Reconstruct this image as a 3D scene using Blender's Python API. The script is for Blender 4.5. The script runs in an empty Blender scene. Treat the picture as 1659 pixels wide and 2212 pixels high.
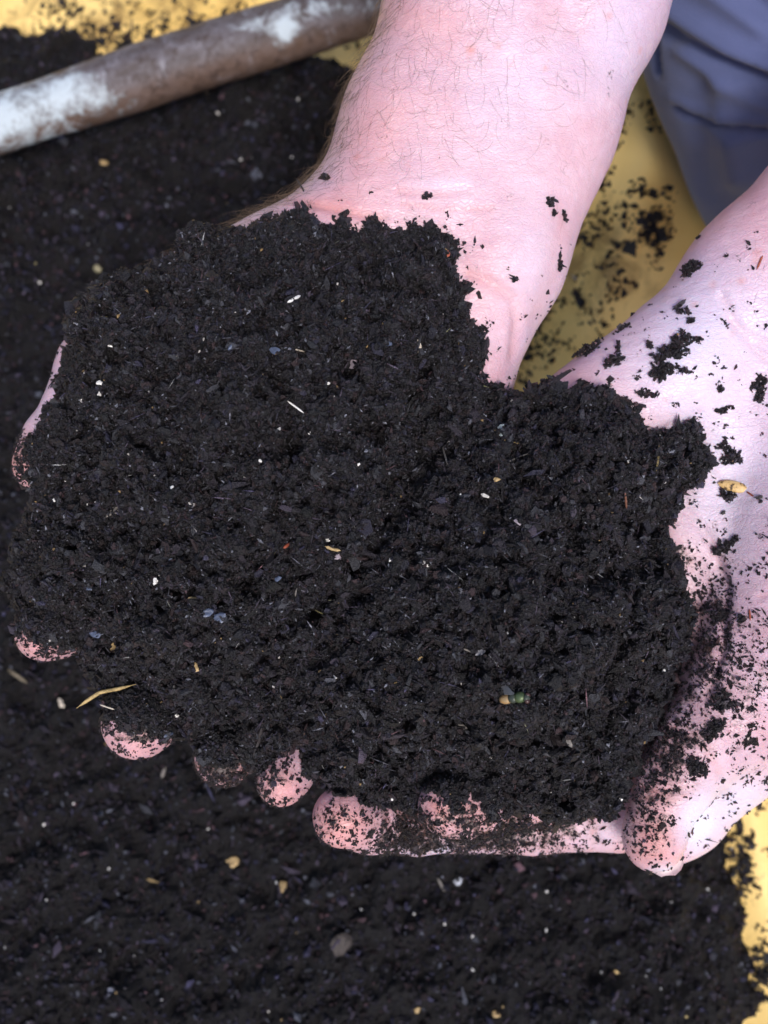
import bpy, math, random
import numpy as np
from mathutils import Vector, Matrix, noise
from mathutils.bvhtree import BVHTree

rng = np.random.default_rng(7)
random.seed(7)
S = bpy.context.scene
COL = S.collection

# ------------------------------------------------------------------ camera
TILT = math.radians(14.0)
CAM_H = 0.50
TANH = 0.36                        # half width of the view at unit depth
cam = bpy.data.cameras.new("camera")
cam.sensor_fit = 'HORIZONTAL'; cam.sensor_width = 24.0; cam.lens = 12.0 / TANH
cam.clip_start = 0.01; cam.clip_end = 200
cam_o = bpy.data.objects.new("camera", cam); COL.objects.link(cam_o)
cam_o.location = (0, 0, CAM_H); cam_o.rotation_euler = (TILT, 0, 0)
cam.dof.use_dof = True; cam.dof.focus_distance = 0.292; cam.dof.aperture_fstop = 10.5
S.camera = cam_o

# ------------------------------------------------------------------ sky, sun, exposure
SUN_EL, SUN_AZ = math.radians(60), math.radians(165)     # azimuth clockwise from +Y
w = bpy.data.worlds.new("World"); S.world = w; w.use_nodes = True
wn = w.node_tree; bg = wn.nodes['Background']
sky = wn.nodes.new('ShaderNodeTexSky'); sky.sky_type = 'NISHITA'; sky.sun_disc = False
sky.sun_elevation = SUN_EL; sky.sun_rotation = SUN_AZ
sky.air_density = 1.0; sky.dust_density = 3.0; sky.ozone_density = 1.0
wn.links.new(sky.outputs[0], bg.inputs[0]); bg.inputs[1].default_value = 0.09
sl = bpy.data.lights.new("sun", 'SUN'); sl.energy = 1.5; sl.angle = math.radians(16); sl.color = (1.0, 0.96, 0.93)
so = bpy.data.objects.new("sun", sl); COL.objects.link(so)
sd = Vector((math.sin(SUN_AZ) * math.cos(SUN_EL), math.cos(SUN_AZ) * math.cos(SUN_EL), math.sin(SUN_EL)))
so.rotation_euler = sd.to_track_quat('Z', 'Y').to_euler(); so.location = (0.5, 0.5, 1.5)
S.view_settings.view_transform = 'Standard'; S.view_settings.look = 'None'
S.view_settings.exposure = 0.86; S.view_settings.gamma = 1.0

# ------------------------------------------------------------------ frames of measurement
# The photo was measured on a 1659 x 2212 grid (u to the right, v down).
CT, ST = math.cos(TILT), math.sin(TILT)
R_ = np.array([1, 0, 0.]); U_ = np.array([0, CT, ST]); F_ = np.array([0, ST, -CT]); C_ = np.array([0, 0, CAM_H])
HD = 0.31                          # distance of the plane in which the hands lie
def ray(u, v):
    a = (np.asarray(u, float) / 1659 - .5) * 2 * TANH
    b = (.5 - np.asarray(v, float) / 2212) * 2 * TANH * 4 / 3
    return a, b
def L(u, v, wmm=0.0):              # point in the tilted frame of the hands: metres right, up along the palm, and proud of it
    a, b = ray(u, v); d = HD - wmm * .001
    return np.stack([a * d, b * d, np.broadcast_to(np.asarray(HD - d, float), np.shape(a * d))], -1)
def L2W(p):
    p = np.asarray(p, float); d = HD - p[..., 2:3]
    return C_ + p[..., 0:1] * R_ + p[..., 1:2] * U_ + d * F_
def W2uv(P):
    q = np.asarray(P, float) - C_; d = q @ F_
    return (q @ R_ / d / (2 * TANH) + .5) * 1659, (.5 - q @ U_ / d / (2 * TANH * 4 / 3)) * 2212
def G(u, v, z=0.0):                # point on the level plane at height z
    a, b = ray(u, v)
    D = F_ + a[..., None] * R_ + b[..., None] * U_
    t = (z - CAM_H) / D[..., 2]
    return C_ + D * t[..., None]
ROT = Matrix(((R_[0], U_[0], -F_[0]), (R_[1], U_[1], -F_[1]), (R_[2], U_[2], -F_[2])))

def seg_dist(P, poly, closed=False):
    P = np.asarray(P, float); best = np.full(P.shape[0], 1e9)
    n = len(poly)
    for i in range(n if closed else n - 1):
        a = poly[i]; b = poly[(i + 1) % n]; ab = b - a
        t = np.clip(((P - a) @ ab) / max(ab @ ab, 1e-12), 0, 1)
        best = np.minimum(best, np.linalg.norm(P - a - t[:, None] * ab, axis=1))
    return best
def inside(P, poly):
    x, y = P[:, 0], P[:, 1]; c = np.zeros(len(P), bool); n = len(poly)
    for i in range(n):
        x1, y1 = poly[i]; x2, y2 = poly[(i + 1) % n]
        if y1 == y2: continue
        m = ((y1 > y) != (y2 > y)) & (x < (x2 - x1) * (y - y1) / (y2 - y1) + x1)
        c ^= m
    return c
def fbm(P, scale, octv=4, off=0.0):
    out = np.empty(len(P)); s = 1.0 / scale
    for i, p in enumerate(P):
        out[i] = noise.fractal(Vector((p[0] * s + off, p[1] * s - off, p[2] * s + off)), 0.9, 2.1, octv)
    return out

# ------------------------------------------------------------------ mesh helpers
def mesh_obj(name, verts, faces, mat=None, parent=None, smooth=True, attrs=None, loc=None):
    me = bpy.data.meshes.new(name)
    verts = np.asarray(verts, np.float32)
    if isinstance(faces, np.ndarray):
        nf, k = faces.shape
        me.vertices.add(len(verts)); me.vertices.foreach_set('co', verts.ravel())
        me.loops.add(nf * k); me.loops.foreach_set('vertex_index', faces.astype(np.int32).ravel())
        me.polygons.add(nf); me.polygons.foreach_set('loop_start', np.arange(0, nf * k, k, dtype=np.int32))
        me.polygons.foreach_set('loop_total', np.full(nf, k, np.int32))
        me.update(calc_edges=True)
    else:
        me.from_pydata([tuple(map(float, p)) for p in verts], [], [tuple(map(int, f)) for f in faces]); me.update()
    me.polygons.foreach_set('use_smooth', np.full(len(me.polygons), smooth))
    for k_, a in (attrs or {}).items():
        a = np.asarray(a, np.float32)
        if a.ndim == 1: a = np.stack([a, a, a], -1)
        if a.shape[1] == 3: a = np.concatenate([a, np.ones((len(a), 1), np.float32)], 1)
        at = me.attributes.new(k_, 'FLOAT_COLOR', 'POINT'); at.data.foreach_set('color', a.ravel())
    if mat: me.materials.append(mat)
    o = bpy.data.objects.new(name, me); COL.objects.link(o)
    if loc is not None: o.location = loc
    if parent: o.parent = parent
    return o
def tag(o, label=None, cat=None, group=None, kind=None):
    if label: o['label'] = label
    if cat: o['category'] = cat
    if group: o['group'] = group
    if kind: o['kind'] = kind
    return o
def empty(name, loc):
    o = bpy.data.objects.new(name, None); COL.objects.link(o); o.location = loc; o.empty_display_size = .01
    return o

ICO_V, ICO_F = None, None
def _ico():
    t = (1 + 5 ** .5) / 2
    v = np.array([(-1, t, 0), (1, t, 0), (-1, -t, 0), (1, -t, 0), (0, -1, t), (0, 1, t), (0, -1, -t), (0, 1, -t), (t, 0, -1), (t, 0, 1), (-t, 0, -1), (-t, 0, 1)])
    v /= np.linalg.norm(v[0])
    f = np.array([(0, 11, 5), (0, 5, 1), (0, 1, 7), (0, 7, 10), (0, 10, 11), (1, 5, 9), (5, 11, 4), (11, 10, 2), (10, 7, 6), (7, 1, 8), (3, 9, 4), (3, 4, 2), (3, 2, 6), (3, 6, 8), (3, 8, 9), (4, 9, 5), (2, 4, 11), (6, 2, 10), (8, 6, 7), (9, 8, 1)])
    return v, f
ICO_V, ICO_F = _ico()
OCT_V = np.array([(1, 0, 0), (-1, 0, 0), (0, 1, 0), (0, -1, 0), (0, 0, 1), (0, 0, -1)], float)
OCT_F = np.array([(0, 2, 4), (2, 1, 4), (1, 3, 4), (3, 0, 4), (2, 0, 5), (1, 2, 5), (3, 1, 5), (0, 3, 5)])
def rand_rot(n):
    q = rng.normal(size=(n, 4)); q /= np.linalg.norm(q, axis=1)[:, None]
    a, b, c, d = q.T
    return np.stack([np.stack([1 - 2 * (c * c + d * d), 2 * (b * c - a * d), 2 * (b * d + a * c)], -1),
                     np.stack([2 * (b * c + a * d), 1 - 2 * (b * b + d * d), 2 * (c * d - a * b)], -1),
                     np.stack([2 * (b * d - a * c), 2 * (c * d + a * b), 1 - 2 * (b * b + c * c)], -1)], 1)
def crumbs(P, size, low=False, rough=.55, elong=None):
    """irregular grains at the points P; size (n,) or (n,3). Returns vertices and triangles."""
    n = len(P); bv, bf = (OCT_V, OCT_F) if low else (ICO_V, ICO_F)
    size = np.asarray(size, float)
    if size.ndim == 1:
        an = np.exp(rng.normal(0, .5, (n, 3))); an /= an.prod(1)[:, None] ** (1 / 3)
        size = size[:, None] * an
    r = 1 + rng.uniform(-rough, rough, (n, len(bv)))
    V = bv[None] * r[..., None] * size[:, None, :]
    V = np.einsum('nij,nkj->nki', rand_rot(n), V) + P[:, None, :]
    F = (bf[None] + (np.arange(n) * len(bv))[:, None, None]).reshape(-1, 3)
    return V.reshape(-1, 3), F, len(bv)

# ------------------------------------------------------------------ materials
def mat(name, rough=.6, spec=.5):
    m = bpy.data.materials.new(name); m.use_nodes = True
    b = m.node_tree.nodes['Principled BSDF']; b.inputs['Roughness'].default_value = rough
    b.inputs['Specular IOR Level'].default_value = spec
    return m, m.node_tree, b
def N(nt, t, **kw):
    n = nt.nodes.new(t)
    for k, v in kw.items():
        if k in n.inputs: n.inputs[k].default_value = v
        else: setattr(n, k, v)
    return n
def ramp(nt, src, stops):
    r = nt.nodes.new('ShaderNodeValToRGB'); e = r.color_ramp.elements
    while len(e) < len(stops): e.new(.5)
    for i, (p, c) in enumerate(stops):
        e[i].position = p; e[i].color = (c, c, c, 1) if not hasattr(c, '__len__') else (*c, 1)
    nt.links.new(src, r.inputs[0]); return r
def mix(nt, fac, a, b, mode='MIX'):
    m = nt.nodes.new('ShaderNodeMix'); m.data_type = 'RGBA'; m.blend_type = mode
    for sock, val in ((m.inputs[0], fac), (m.inputs[6], a), (m.inputs[7], b)):
        if hasattr(val, 'links'): nt.links.new(val, sock)
        elif hasattr(val, '__len__'): sock.default_value = (*val, 1)
        else: sock.default_value = val
    return m.outputs[2]
def half(nt, a, k):
    h = N(nt, 'ShaderNodeMath', operation='MULTIPLY'); nt.links.new(a, h.inputs[0]); h.inputs[1].default_value = k; return h.outputs[0]
def obj_coord(nt):
    return N(nt, 'ShaderNodeTexCoord').outputs['Object']
def noise_n(nt, co, scale, detail=4, rough=.55, dist=0):
    n = N(nt, 'ShaderNodeTexNoise'); n.inputs['Scale'].default_value = scale; n.inputs['Detail'].default_value = detail
    n.inputs['Roughness'].default_value = rough; n.inputs['Distortion'].default_value = dist
    nt.links.new(co, n.inputs['Vector']); return n
def bump(nt, b, h, dist, strength=1.0, prev=None):
    n = N(nt, 'ShaderNodeBump'); n.inputs['Distance'].default_value = dist; n.inputs['Strength'].default_value = strength
    nt.links.new(h, n.inputs['Height'])
    if prev is not None: nt.links.new(prev, n.inputs['Normal'])
    nt.links.new(n.outputs[0], b.inputs['Normal']); return n.outputs[0]

def grain_mat(name, rough=.5, spec=.4):
    m, nt, b = mat(name, rough, spec)
    at = N(nt, 'ShaderNodeAttribute', attribute_name='tint')
    co = obj_coord(nt); n1 = noise_n(nt, co, 2600, 3)
    r1 = ramp(nt, n1.outputs[0], [(.3, .5), (.7, 1.5)])
    nt.links.new(mix(nt, 1.0, at.outputs['Color'], r1.outputs[0], 'MULTIPLY'), b.inputs['Base Color'])
    bump(nt, b, n1.outputs[0], .0007, 1.0)
    return m
M_GRAIN = grain_mat("soil_grain", .46, .5); M_BGS = grain_mat("soil_bed_grain", .6, .28)

def skin_mat():
    m, nt, b = mat("skin", .42, .5)
    co = obj_coord(nt)
    at = N(nt, 'ShaderNodeAttribute', attribute_name='tint')
    sep = N(nt, 'ShaderNodeSeparateColor'); nt.links.new(at.outputs['Color'], sep.inputs[0])
    red, dirt, pale = sep.outputs[0], sep.outputs[1], sep.outputs[2]
    nA = noise_n(nt, co, 55, 5, .6); nB = noise_n(nt, co, 260, 4, .6); nC = noise_n(nt, co, 18, 3)
    c = mix(nt, ramp(nt, nA.outputs[0], [(.35, 0.), (.68, 1.)]).outputs[0], (.70, .465, .54), (.60, .345, .41))
    c = mix(nt, ramp(nt, nC.outputs[0], [(.40, 0.), (.62, .8)]).outputs[0], c, (.60, .46, .60))
    c = mix(nt, ramp(nt, nB.outputs[0], [(.5, 0.), (.72, .35)]).outputs[0], c, (.74, .57, .66))
    c = mix(nt, red, c, (.66, .235, .19))
    c = mix(nt, pale, c, (.69, .655, .80))  # pale mask: sheen and overexposed sides painted into the skin colour
    # small red spots
    vo = N(nt, 'ShaderNodeTexVoronoi'); vo.inputs['Scale'].default_value = 120; nt.links.new(co, vo.inputs['Vector'])
    wn_ = noise_n(nt, co, 31, 2)
    sp = N(nt, 'ShaderNodeMath', operation='MULTIPLY')
    nt.links.new(ramp(nt, vo.outputs['Distance'], [(.05, .4), (.22, 0.)]).outputs[0], sp.inputs[0])
    nt.links.new(ramp(nt, wn_.outputs[0], [(.5, 0.), (.62, 1.)]).outputs[0], sp.inputs[1])
    c = mix(nt, sp.outputs[0], c, (.6, .25, .22))
    # dirt rubbed into the skin
    nD = noise_n(nt, co, 620, 5, .7, 1.0); nE = noise_n(nt, co, 170, 3, .6)
    ad = N(nt, 'ShaderNodeMath', operation='ADD'); nt.links.new(nD.outputs[0], ad.inputs[0]); nt.links.new(nE.outputs[0], ad.inputs[1])
    a2 = N(nt, 'ShaderNodeMath', operation='MULTIPLY_ADD'); nt.links.new(dirt, a2.inputs[0]); a2.inputs[1].default_value = .42; nt.links.new(ad.outputs[0], a2.inputs[2])
    dm = ramp(nt, a2.outputs[0], [(.5, 0.), (1., 1.)])
    dm.color_ramp.elements[0].position = .62; dm.color_ramp.elements[1].position = .70
    hv = N(nt, 'ShaderNodeMath', operation='MULTIPLY'); nt.links.new(a2.outputs[0], hv.inputs[0]); hv.inputs[1].default_value = .5
    nt.links.new(hv.outputs[0], dm.inputs[0])
    film = N(nt, 'ShaderNodeMath', operation='MULTIPLY'); nt.links.new(dirt, film.inputs[0]); nt.links.new(ramp(nt, nE.outputs[0], [(.35, .15), (.65, .95)]).outputs[0], film.inputs[1])
    c = mix(nt, film.outputs[0], c, (.30, .17, .145))
    c = mix(nt, dm.outputs[0], c, (.055, .032, .03))
    nt.links.new(c, b.inputs['Base Color'])
    # relief: skin cells, fine furrows
    v2 = N(nt, 'ShaderNodeTexVoronoi', feature='DISTANCE_TO_EDGE'); v2.inputs['Scale'].default_value = 850
    dn = noise_n(nt, co, 200, 2); va = N(nt, 'ShaderNodeVectorMath', operation='MULTIPLY_ADD')
    nt.links.new(dn.outputs[1], va.inputs[0]); va.inputs[1].default_value = (.004,) * 3; nt.links.new(co, va.inputs[2])
    mp = N(nt, 'ShaderNodeMapping'); mp.inputs['Scale'].default_value = (.55, 1.3, 1); mp.inputs['Rotation'].default_value = (0, 0, -.35)
    nt.links.new(va.outputs[0], mp.inputs[0]); nt.links.new(mp.outputs[0], v2.inputs['Vector'])
    rr = ramp(nt, v2.outputs['Distance'], [(0., 0.), (.12, 1.)])
    p = bump(nt, b, rr.outputs[0], .00013, .6)
    # long furrows of the palm
    mq = N(nt, 'ShaderNodeMapping'); mq.inputs['Scale'].default_value = (60, 420, 60); mq.inputs['Rotation'].default_value = (0, 0, .5)
    nt.links.new(va.outputs[0], mq.inputs[0])
    nf = N(nt, 'ShaderNodeTexNoise'); nf.inputs['Scale'].default_value = 1.0; nf.inputs['Detail'].default_value = 4; nt.links.new(mq.outputs[0], nf.inputs['Vector'])
    p = bump(nt, b, nf.outputs[0], .0006, .6, p)
    p = bump(nt, b, nA.outputs[0], .0012, .6, p)
    rg = ramp(nt, nf.outputs[0], [(.35, .5), (.65, .36)]); nt.links.new(rg.outputs[0], b.inputs['Roughness'])
    b.inputs['Subsurface Weight'].default_value = .35; b.inputs['Subsurface Radius'].default_value = (1., .35, .2); b.inputs['Subsurface Scale'].default_value = .003
    return m
M_SKIN = skin_mat()

# ------------------------------------------------------------------ the setting: ground
def simple_noise_mat(name, c1, c2, scale, rough=.8, bd=.002, spec=.3):
    m, nt, b = mat(name, rough, spec); co = obj_coord(nt); n = noise_n(nt, co, scale, 6, .6)
    r = ramp(nt, n.outputs[0], [(.35, c1), (.65, c2)]); nt.links.new(r.outputs[0], b.inputs['Base Color'])
    bump(nt, b, n.outputs[0], bd); return m
M_EARTH = simple_noise_mat("bare_earth", (.09, .065, .045), (.17, .13, .09), 30)
M_BED = simple_noise_mat("soil_bed", (.006, .005, .0055), (.02, .016, .017), 500, .75, .003)
g = 30.0
tag(mesh_obj("ground", [(-g, -g, -.02), (g, -g, -.02), (g, g, -.02), (-g, g, -.02)], [(0, 1, 2, 3)], M_EARTH), kind='structure', label='bare brown earth under the yellow tarpaulin')

# ------------------------------------------------------------------ yellow tarpaulin
def tarp_height(X):
    u, v = W2uv(np.c_[X, np.zeros(len(X))])
    Q = np.c_[u, v]
    h = np.zeros(len(X))
    for pl, s, a in (([(1330, -200), (1405, 180), (1470, 330), (1535, 520), (1700, 700)], 60, .010),
                     ([(1500, 200), (1560, 330), (1660, 500)], 90, .012),
                     ([(1290, 250), (1380, 420), (1440, 560)], 38, -.006),
                     ([(1250, 100), (1290, 330), (1330, 520), (1250, 760)], 45, .006),
                     ([(1600, 1700), (1700, 2300)], 60, .012),
                     ([(-100, 30), (400, 10), (900, -60)], 70, .006)):
        d = seg_dist(Q, [np.array(p, float) for p in pl]); h += a * np.exp(-(d / s) ** 2)
    h += .075 * (1 / (1 + np.exp(-(u - 1180) / 60))) * (1 / (1 + np.exp((v - 1000) / 120)))  # sheet lifted between the arms to bring it nearer the light
    return h
nx, ny = 330, 400
xs = np.linspace(-.55, .62, nx); ys = np.linspace(-.40, .95, ny)
XX, YY = np.meshgrid(xs, ys, indexing='ij'); XY = np.c_[XX.ravel(), YY.ravel()]
TH = tarp_height(XY) + .0022 * fbm(np.c_[XY, np.zeros(len(XY))], .09, 3, 3.)
gi = np.arange(nx * ny).reshape(nx, ny)
def grid_faces(gi): return np.stack([gi[:-1, :-1], gi[1:, :-1], gi[1:, 1:], gi[:-1, 1:]], -1).reshape(-1, 4)
def tarp_mat():
    m, nt, b = mat("yellow_plastic", .48, .4); co = obj_coord(nt)
    n1 = noise_n(nt, co, 9, 4); n2 = noise_n(nt, co, 45, 6, .7, .6); n3 = noise_n(nt, co, 150, 5, .7, .8)
    c = mix(nt, ramp(nt, n1.outputs[0], [(.38, 0.), (.62, 1.)]).outputs[0], (.76, .48, .115), (.93, .66, .24))
    at = N(nt, 'ShaderNodeAttribute', attribute_name='tint'); sp = N(nt, 'ShaderNodeSeparateColor'); nt.links.new(at.outputs[0], sp.inputs[0])
    ad = N(nt, 'ShaderNodeMath', operation='ADD'); nt.links.new(n2.outputs[0], ad.inputs[0]); nt.links.new(sp.outputs[0], ad.inputs[1])
    c = mix(nt, ramp(nt, ad.outputs[0], [(.62, 0.), (.84, .8)]).outputs[0], c, (.27, .16, .045))
    a3 = N(nt, 'ShaderNodeMath', operation='ADD'); nt.links.new(n3.outputs[0], a3.inputs[0]); nt.links.new(sp.outputs[1], a3.inputs[1])
    c = mix(nt, ramp(nt, a3.outputs[0], [(.70, 0.), (.80, .92)]).outputs[0], c, (.03, .022, .018))
    nt.links.new(c, b.inputs['Base Color']); bump(nt, b, n2.outputs[0], .003, .3)
    return m
tu, tv = W2uv(np.c_[XY, np.zeros(len(XY))])
def blob(u, v, cu, cv, su, sv): return np.exp(-((u - cu) / su) ** 2 - ((v - cv) / sv) ** 2)
stain = .25 * blob(tu, tv, 350, 20, 500, 120) + .24 * blob(tu, tv, 1230, 680, 120, 130) + .1 * blob(tu, tv, 1640, 1900, 80, 300)
speck = .05 + .05 * blob(tu, tv, 1240, 660, 100, 150) + .10 * blob(tu, tv, 300, 30, 450, 60) + .03 * blob(tu, tv, 1640, 1900, 80, 300)
speck -= .08 * blob(tu, tv, 1420, 330, 110, 260)
tarp = mesh_obj("tarpaulin", np.c_[XY, TH], grid_faces(gi), tarp_mat(), attrs={'tint': np.c_[stain, np.clip(speck, 0, 1), speck * 0]})
tag(tarp, 'dirty yellow plastic tarpaulin spread under the dark soil, ridged beside the blue trousers', 'tarpaulin')
tarp_bvh = BVHTree.FromPolygons([Vector(p) for p in np.c_[XY, TH]], [tuple(f) for f in grid_faces(gi).tolist()])

# ------------------------------------------------------------------ soil spread on the tarpaulin
SOIL_UV = [(-900, 300), (-500, 90), (-120, 25), (0, 42), (55, 62), (110, 42), (170, 50), (205, 88), (240, 92), (275, 66), (310, 78), (345, 96), (385, 112), (405, 70), (440, 64), (470, 78), (500, 50), (520, 62),
           (560, 40), (640, 60), (690, 95), (730, 112), (765, 116), (800, 160), (900, 330), (1000, 560), (1090, 760), (1115, 790), (1145, 850), (1200, 900), (1300, 1100), (1500, 1400), (1560, 1650), (1595, 1775),
           (1590, 1880), (1615, 1935), (1640, 2010), (1632, 2080), (1655, 2150), (1640, 2230), (1700, 2500), (1750, 3200), (-900, 3200)]
soil_poly = G(np.array([p[0] for p in SOIL_UV], float), np.array([p[1] for p in SOIL_UV], float), .012)[:, :2]
nx2, ny2 = 380, 420
xs = np.linspace(-.52, .27, nx2); ys = np.linspace(-.32, .56, ny2)
XX, YY = np.meshgrid(xs, ys, indexing='ij'); XY2 = np.c_[XX.ravel(), YY.ravel()]
edge = fbm(np.c_[XY2, np.zeros(len(XY2))], .012, 3, 9.) * .0060
d2 = np.where(inside(XY2, soil_poly), 1, -1) * seg_dist(XY2, list(soil_poly), True) + edge
f1 = fbm(np.c_[XY2, np.zeros(len(XY2))], .10, 3, 1.); f2 = fbm(np.c_[XY2, np.zeros(len(XY2))], .013, 4, 5.)
soil_h = .034 * (1 - np.exp(-np.clip(d2, 0, None) / .035)) + np.clip(d2 / .02, 0, 1) * (.008 * f1 + .0075 * f2) + np.clip(d2 * 60, -.02, .004)
gi2 = np.arange(nx2 * ny2).reshape(nx2, ny2)
SV, SF = np.c_[XY2, soil_h], grid_faces(gi2)
keep = (d2[SF] > -.006).any(1); SFk = SF[keep]
soil_bvh = BVHTree.FromPolygons([Vector(p) for p in SV], [tuple(f) for f in SFk.tolist()])
def bilin(A, xs, ys, P):
    A = A.reshape(len(xs), len(ys))
    fx = np.clip((P[:, 0] - xs[0]) / (xs[1] - xs[0]), 0, len(xs) - 1.001); fy = np.clip((P[:, 1] - ys[0]) / (ys[1] - ys[0]), 0, len(ys) - 1.001)
    i, j = fx.astype(int), fy.astype(int); a, b = fx - i, fy - j
    return A[i, j] * (1 - a) * (1 - b) + A[i + 1, j] * a * (1 - b) + A[i, j + 1] * (1 - a) * b + A[i + 1, j + 1] * a * b
def grain_tints(n, pale=.006, fibre=None):
    base = np.array([.0076, .0058, .0088]) * np.exp(rng.normal(0, .62, n))[:, None]
    k = rng.random(n)
    base[k < .18] *= np.array([1.45, 1.0, .8])
    base[(k > .22) & (k < .40)] *= np.array([.85, 1.0, 1.3]) * 1.2
    m = (k > .40) & (k < .475); base[m] = np.array([.034, .034, .042]) * np.exp(rng.normal(0, .35, m.sum()))[:, None]
    m = k > 1 - pale; base[m] = np.array([.5, .47, .45]) * rng.uniform(.5, 1.4, m.sum())[:, None]
    m = (k < 1 - pale) & (k > 1 - 2 * pale); base[m] = np.array([.30, .20, .09]) * rng.uniform(.5, 1.3, m.sum())[:, None]
    return base
npt = 112000
P = np.c_[rng.uniform(-.30, .265, npt), rng.uniform(-.23, .47, npt)]
dd = bilin(d2, XX[:, 0], YY[0], P)
u_, v_ = W2uv(np.c_[P, np.full(npt, .02)])
ok = (dd > -.001) & (u_ > -110) & (u_ < 1780) & (v_ > -110) & (v_ < 2330); P = P[ok]
P = np.c_[P, bilin(soil_h, XX[:, 0], YY[0], P) + rng.uniform(-.0006, .0018, len(P))]
sz = np.exp(rng.normal(math.log(.00066), .42, len(P)))
t0 = grain_tints(len(P), .0012) * np.array([1.75, 1.85, 1.95]) * np.exp(rng.normal(0, .35, len(P)))[:, None]; t0 = np.minimum(t0, .6)
pal = t0.max(1) > .15; sz[pal] = np.minimum(sz[pal] * .8, .0011)
V, F, k = crumbs(P, sz, low=True)
VV = np.concatenate([SV, V]); tt = np.concatenate([np.tile([.006, .005, .006], (len(SV), 1)), np.repeat(t0, k, 0)])
fq = np.concatenate([np.c_[SFk[:, :3]], np.c_[SFk[:, [0, 2, 3]]], F + len(SV)])
tag(mesh_obj("loose_soil", VV, fq, M_BGS, smooth=False, attrs={'tint': tt}), 'wide bed of dark crumbly soil spread over the yellow tarpaulin, out of focus below the hands', 'soil', kind='stuff')

# loose bits of soil scattered over the bare tarpaulin
def bvh_down(bvh, P2, z=1.0):
    out = []
    for p in P2:
        h = bvh.ray_cast(Vector((p[0], p[1], z)), Vector((0, 0, -1)))[0]
        out.append((p[0], p[1], h.z if h else 0.0))
    return np.array(out)
cl = []
for (cu, cv, su, sv, n) in ((1230, 680, 50, 100, 55), (1290, 440, 22, 55, 14), (1290, 590, 45, 35, 20), (1170, 790, 40, 50, 30), (1345, 640, 14, 22, 30), (1600, 1850, 12, 60, 30), (1640, 2080, 12, 60, 30), (300, 75, 160, 22, 140), (450, 60, 40, 25, 40), (130, 15, 60, 15, 16), (1650, 1800, 60, 60, 6)):
    uu = rng.normal(cu, su, n); vv = rng.normal(cv, sv, n)
    c = G(uu, vv, .004)[:, :2]
    for q in c:
        m = int(rng.integers(2, 12)); cl.append(q + rng.normal(0, .0012 + .0001 * m, (m, 2)))
cl = np.concatenate(cl); dd = bilin(d2, XX[:, 0], YY[0], cl); cl = cl[dd < .004]
P = bvh_down(tarp_bvh, cl); P[:, 2] += .0004
V, F, k = crumbs(P, np.exp(rng.normal(math.log(.0008), .4, len(P))), low=True)
tag(mesh_obj("scattered_soil", V, F, M_GRAIN, smooth=False, attrs={'tint': np.repeat(grain_tints(len(P), .002), k, 0)}), 'loose dark crumbs of soil strewn over the bare yellow tarpaulin', 'soil crumbs', kind='stuff')

# ------------------------------------------------------------------ weathered pole lying across the soil
def tube(path, rad, seg=28, prof=None, capr=True):
    path = np.asarray(path, float); n = len(path); rad = np.broadcast_to(rad, n)
    T = np.gradient(path, axis=0); T /= np.linalg.norm(T, axis=1)[:, None]
    ref = np.array([0, 0, 1.]) if abs(T[0][2]) < .9 else np.array([1., 0, 0])
    V = []
    for i in range(n):
        a = np.cross(T[i], ref); a /= np.linalg.norm(a); b = np.cross(a, T[i])
        for j in range(seg):
            th = 2 * math.pi * j / seg; r = rad[i] * (prof(i, j, th) if prof else 1)
            V.append(path[i] + r * (math.cos(th) * a + math.sin(th) * b))
    F = [(i * seg + j, i * seg + (j + 1) % seg, (i + 1) * seg + (j + 1) % seg, (i + 1) * seg + j) for i in range(n - 1) for j in range(seg)]
    if capr: F += [tuple(range(seg))[::-1], tuple(range((n - 1) * seg, n * seg))]
    return np.array(V), F
def pole_mat():
    m, nt, b = mat("weathered_pole", .55, .4); co = obj_coord(nt)
    at = N(nt, 'ShaderNodeAttribute', attribute_name='tint'); sp = N(nt, 'ShaderNodeSeparateColor'); nt.links.new(at.outputs[0], sp.inputs[0])
    n1 = noise_n(nt, co, 70, 6, .7, .8); n2 = noise_n(nt, co, 210, 5, .7)
    c = mix(nt, ramp(nt, n1.outputs[0], [(.35, 0.), (.6, 1.)]).outputs[0], (.070, .052, .048), (.15, .135, .155))
    c = mix(nt, half(nt, sp.outputs[1], .7), c, (.13, .075, .05))
    c = mix(nt, ramp(nt, n2.outputs[0], [(.50, 0.), (.62, .7)]).outputs[0], c, (.05, .03, .025))
    c = mix(nt, ramp(nt, n1.outputs[0], [(.60, 0.), (.70, .5)]).outputs[0], c, (.42, .42, .48))
    ad = N(nt, 'ShaderNodeMath', operation='ADD'); nt.links.new(sp.outputs[0], ad.inputs[0])
    h = N(nt, 'ShaderNodeMath', operation='MULTIPLY_ADD'); nt.links.new(n2.outputs[0], h.inputs[0]); h.inputs[1].default_value = .75; nt.links.new(n1.outputs[0], h.inputs[2])
    nt.links.new(h.outputs[0], ad.inputs[1])
    c = mix(nt, ramp(nt, half(nt, ad.outputs[0], .25), [(.29, 0.), (.37, 1.)]).outputs[0], c, (.47, .54, .60))
    nt.links.new(c, b.inputs['Base Color']); bump(nt, b, ad.outputs[0], .0025, .5)
    return m
pu = np.array([-260, -120, 0, 150, 300, 450, 600, 750, 900, 1080], float); pv = np.array([352, 312, 268, 218, 168, 118, 71, 27, -20, -75], float)
ti = np.linspace(0, 9, 90); pu, pv = np.interp(ti, np.arange(10), pu), np.interp(ti, np.arange(10), pv)
ker = np.ones(9) / 9; pu[4:-4] = np.convolve(pu, ker, 'valid'); pv[4:-4] = np.convolve(pv, ker, 'valid')
pp = G(pu, pv, .062)
_pn = rng.normal(size=(12, 3))
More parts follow.
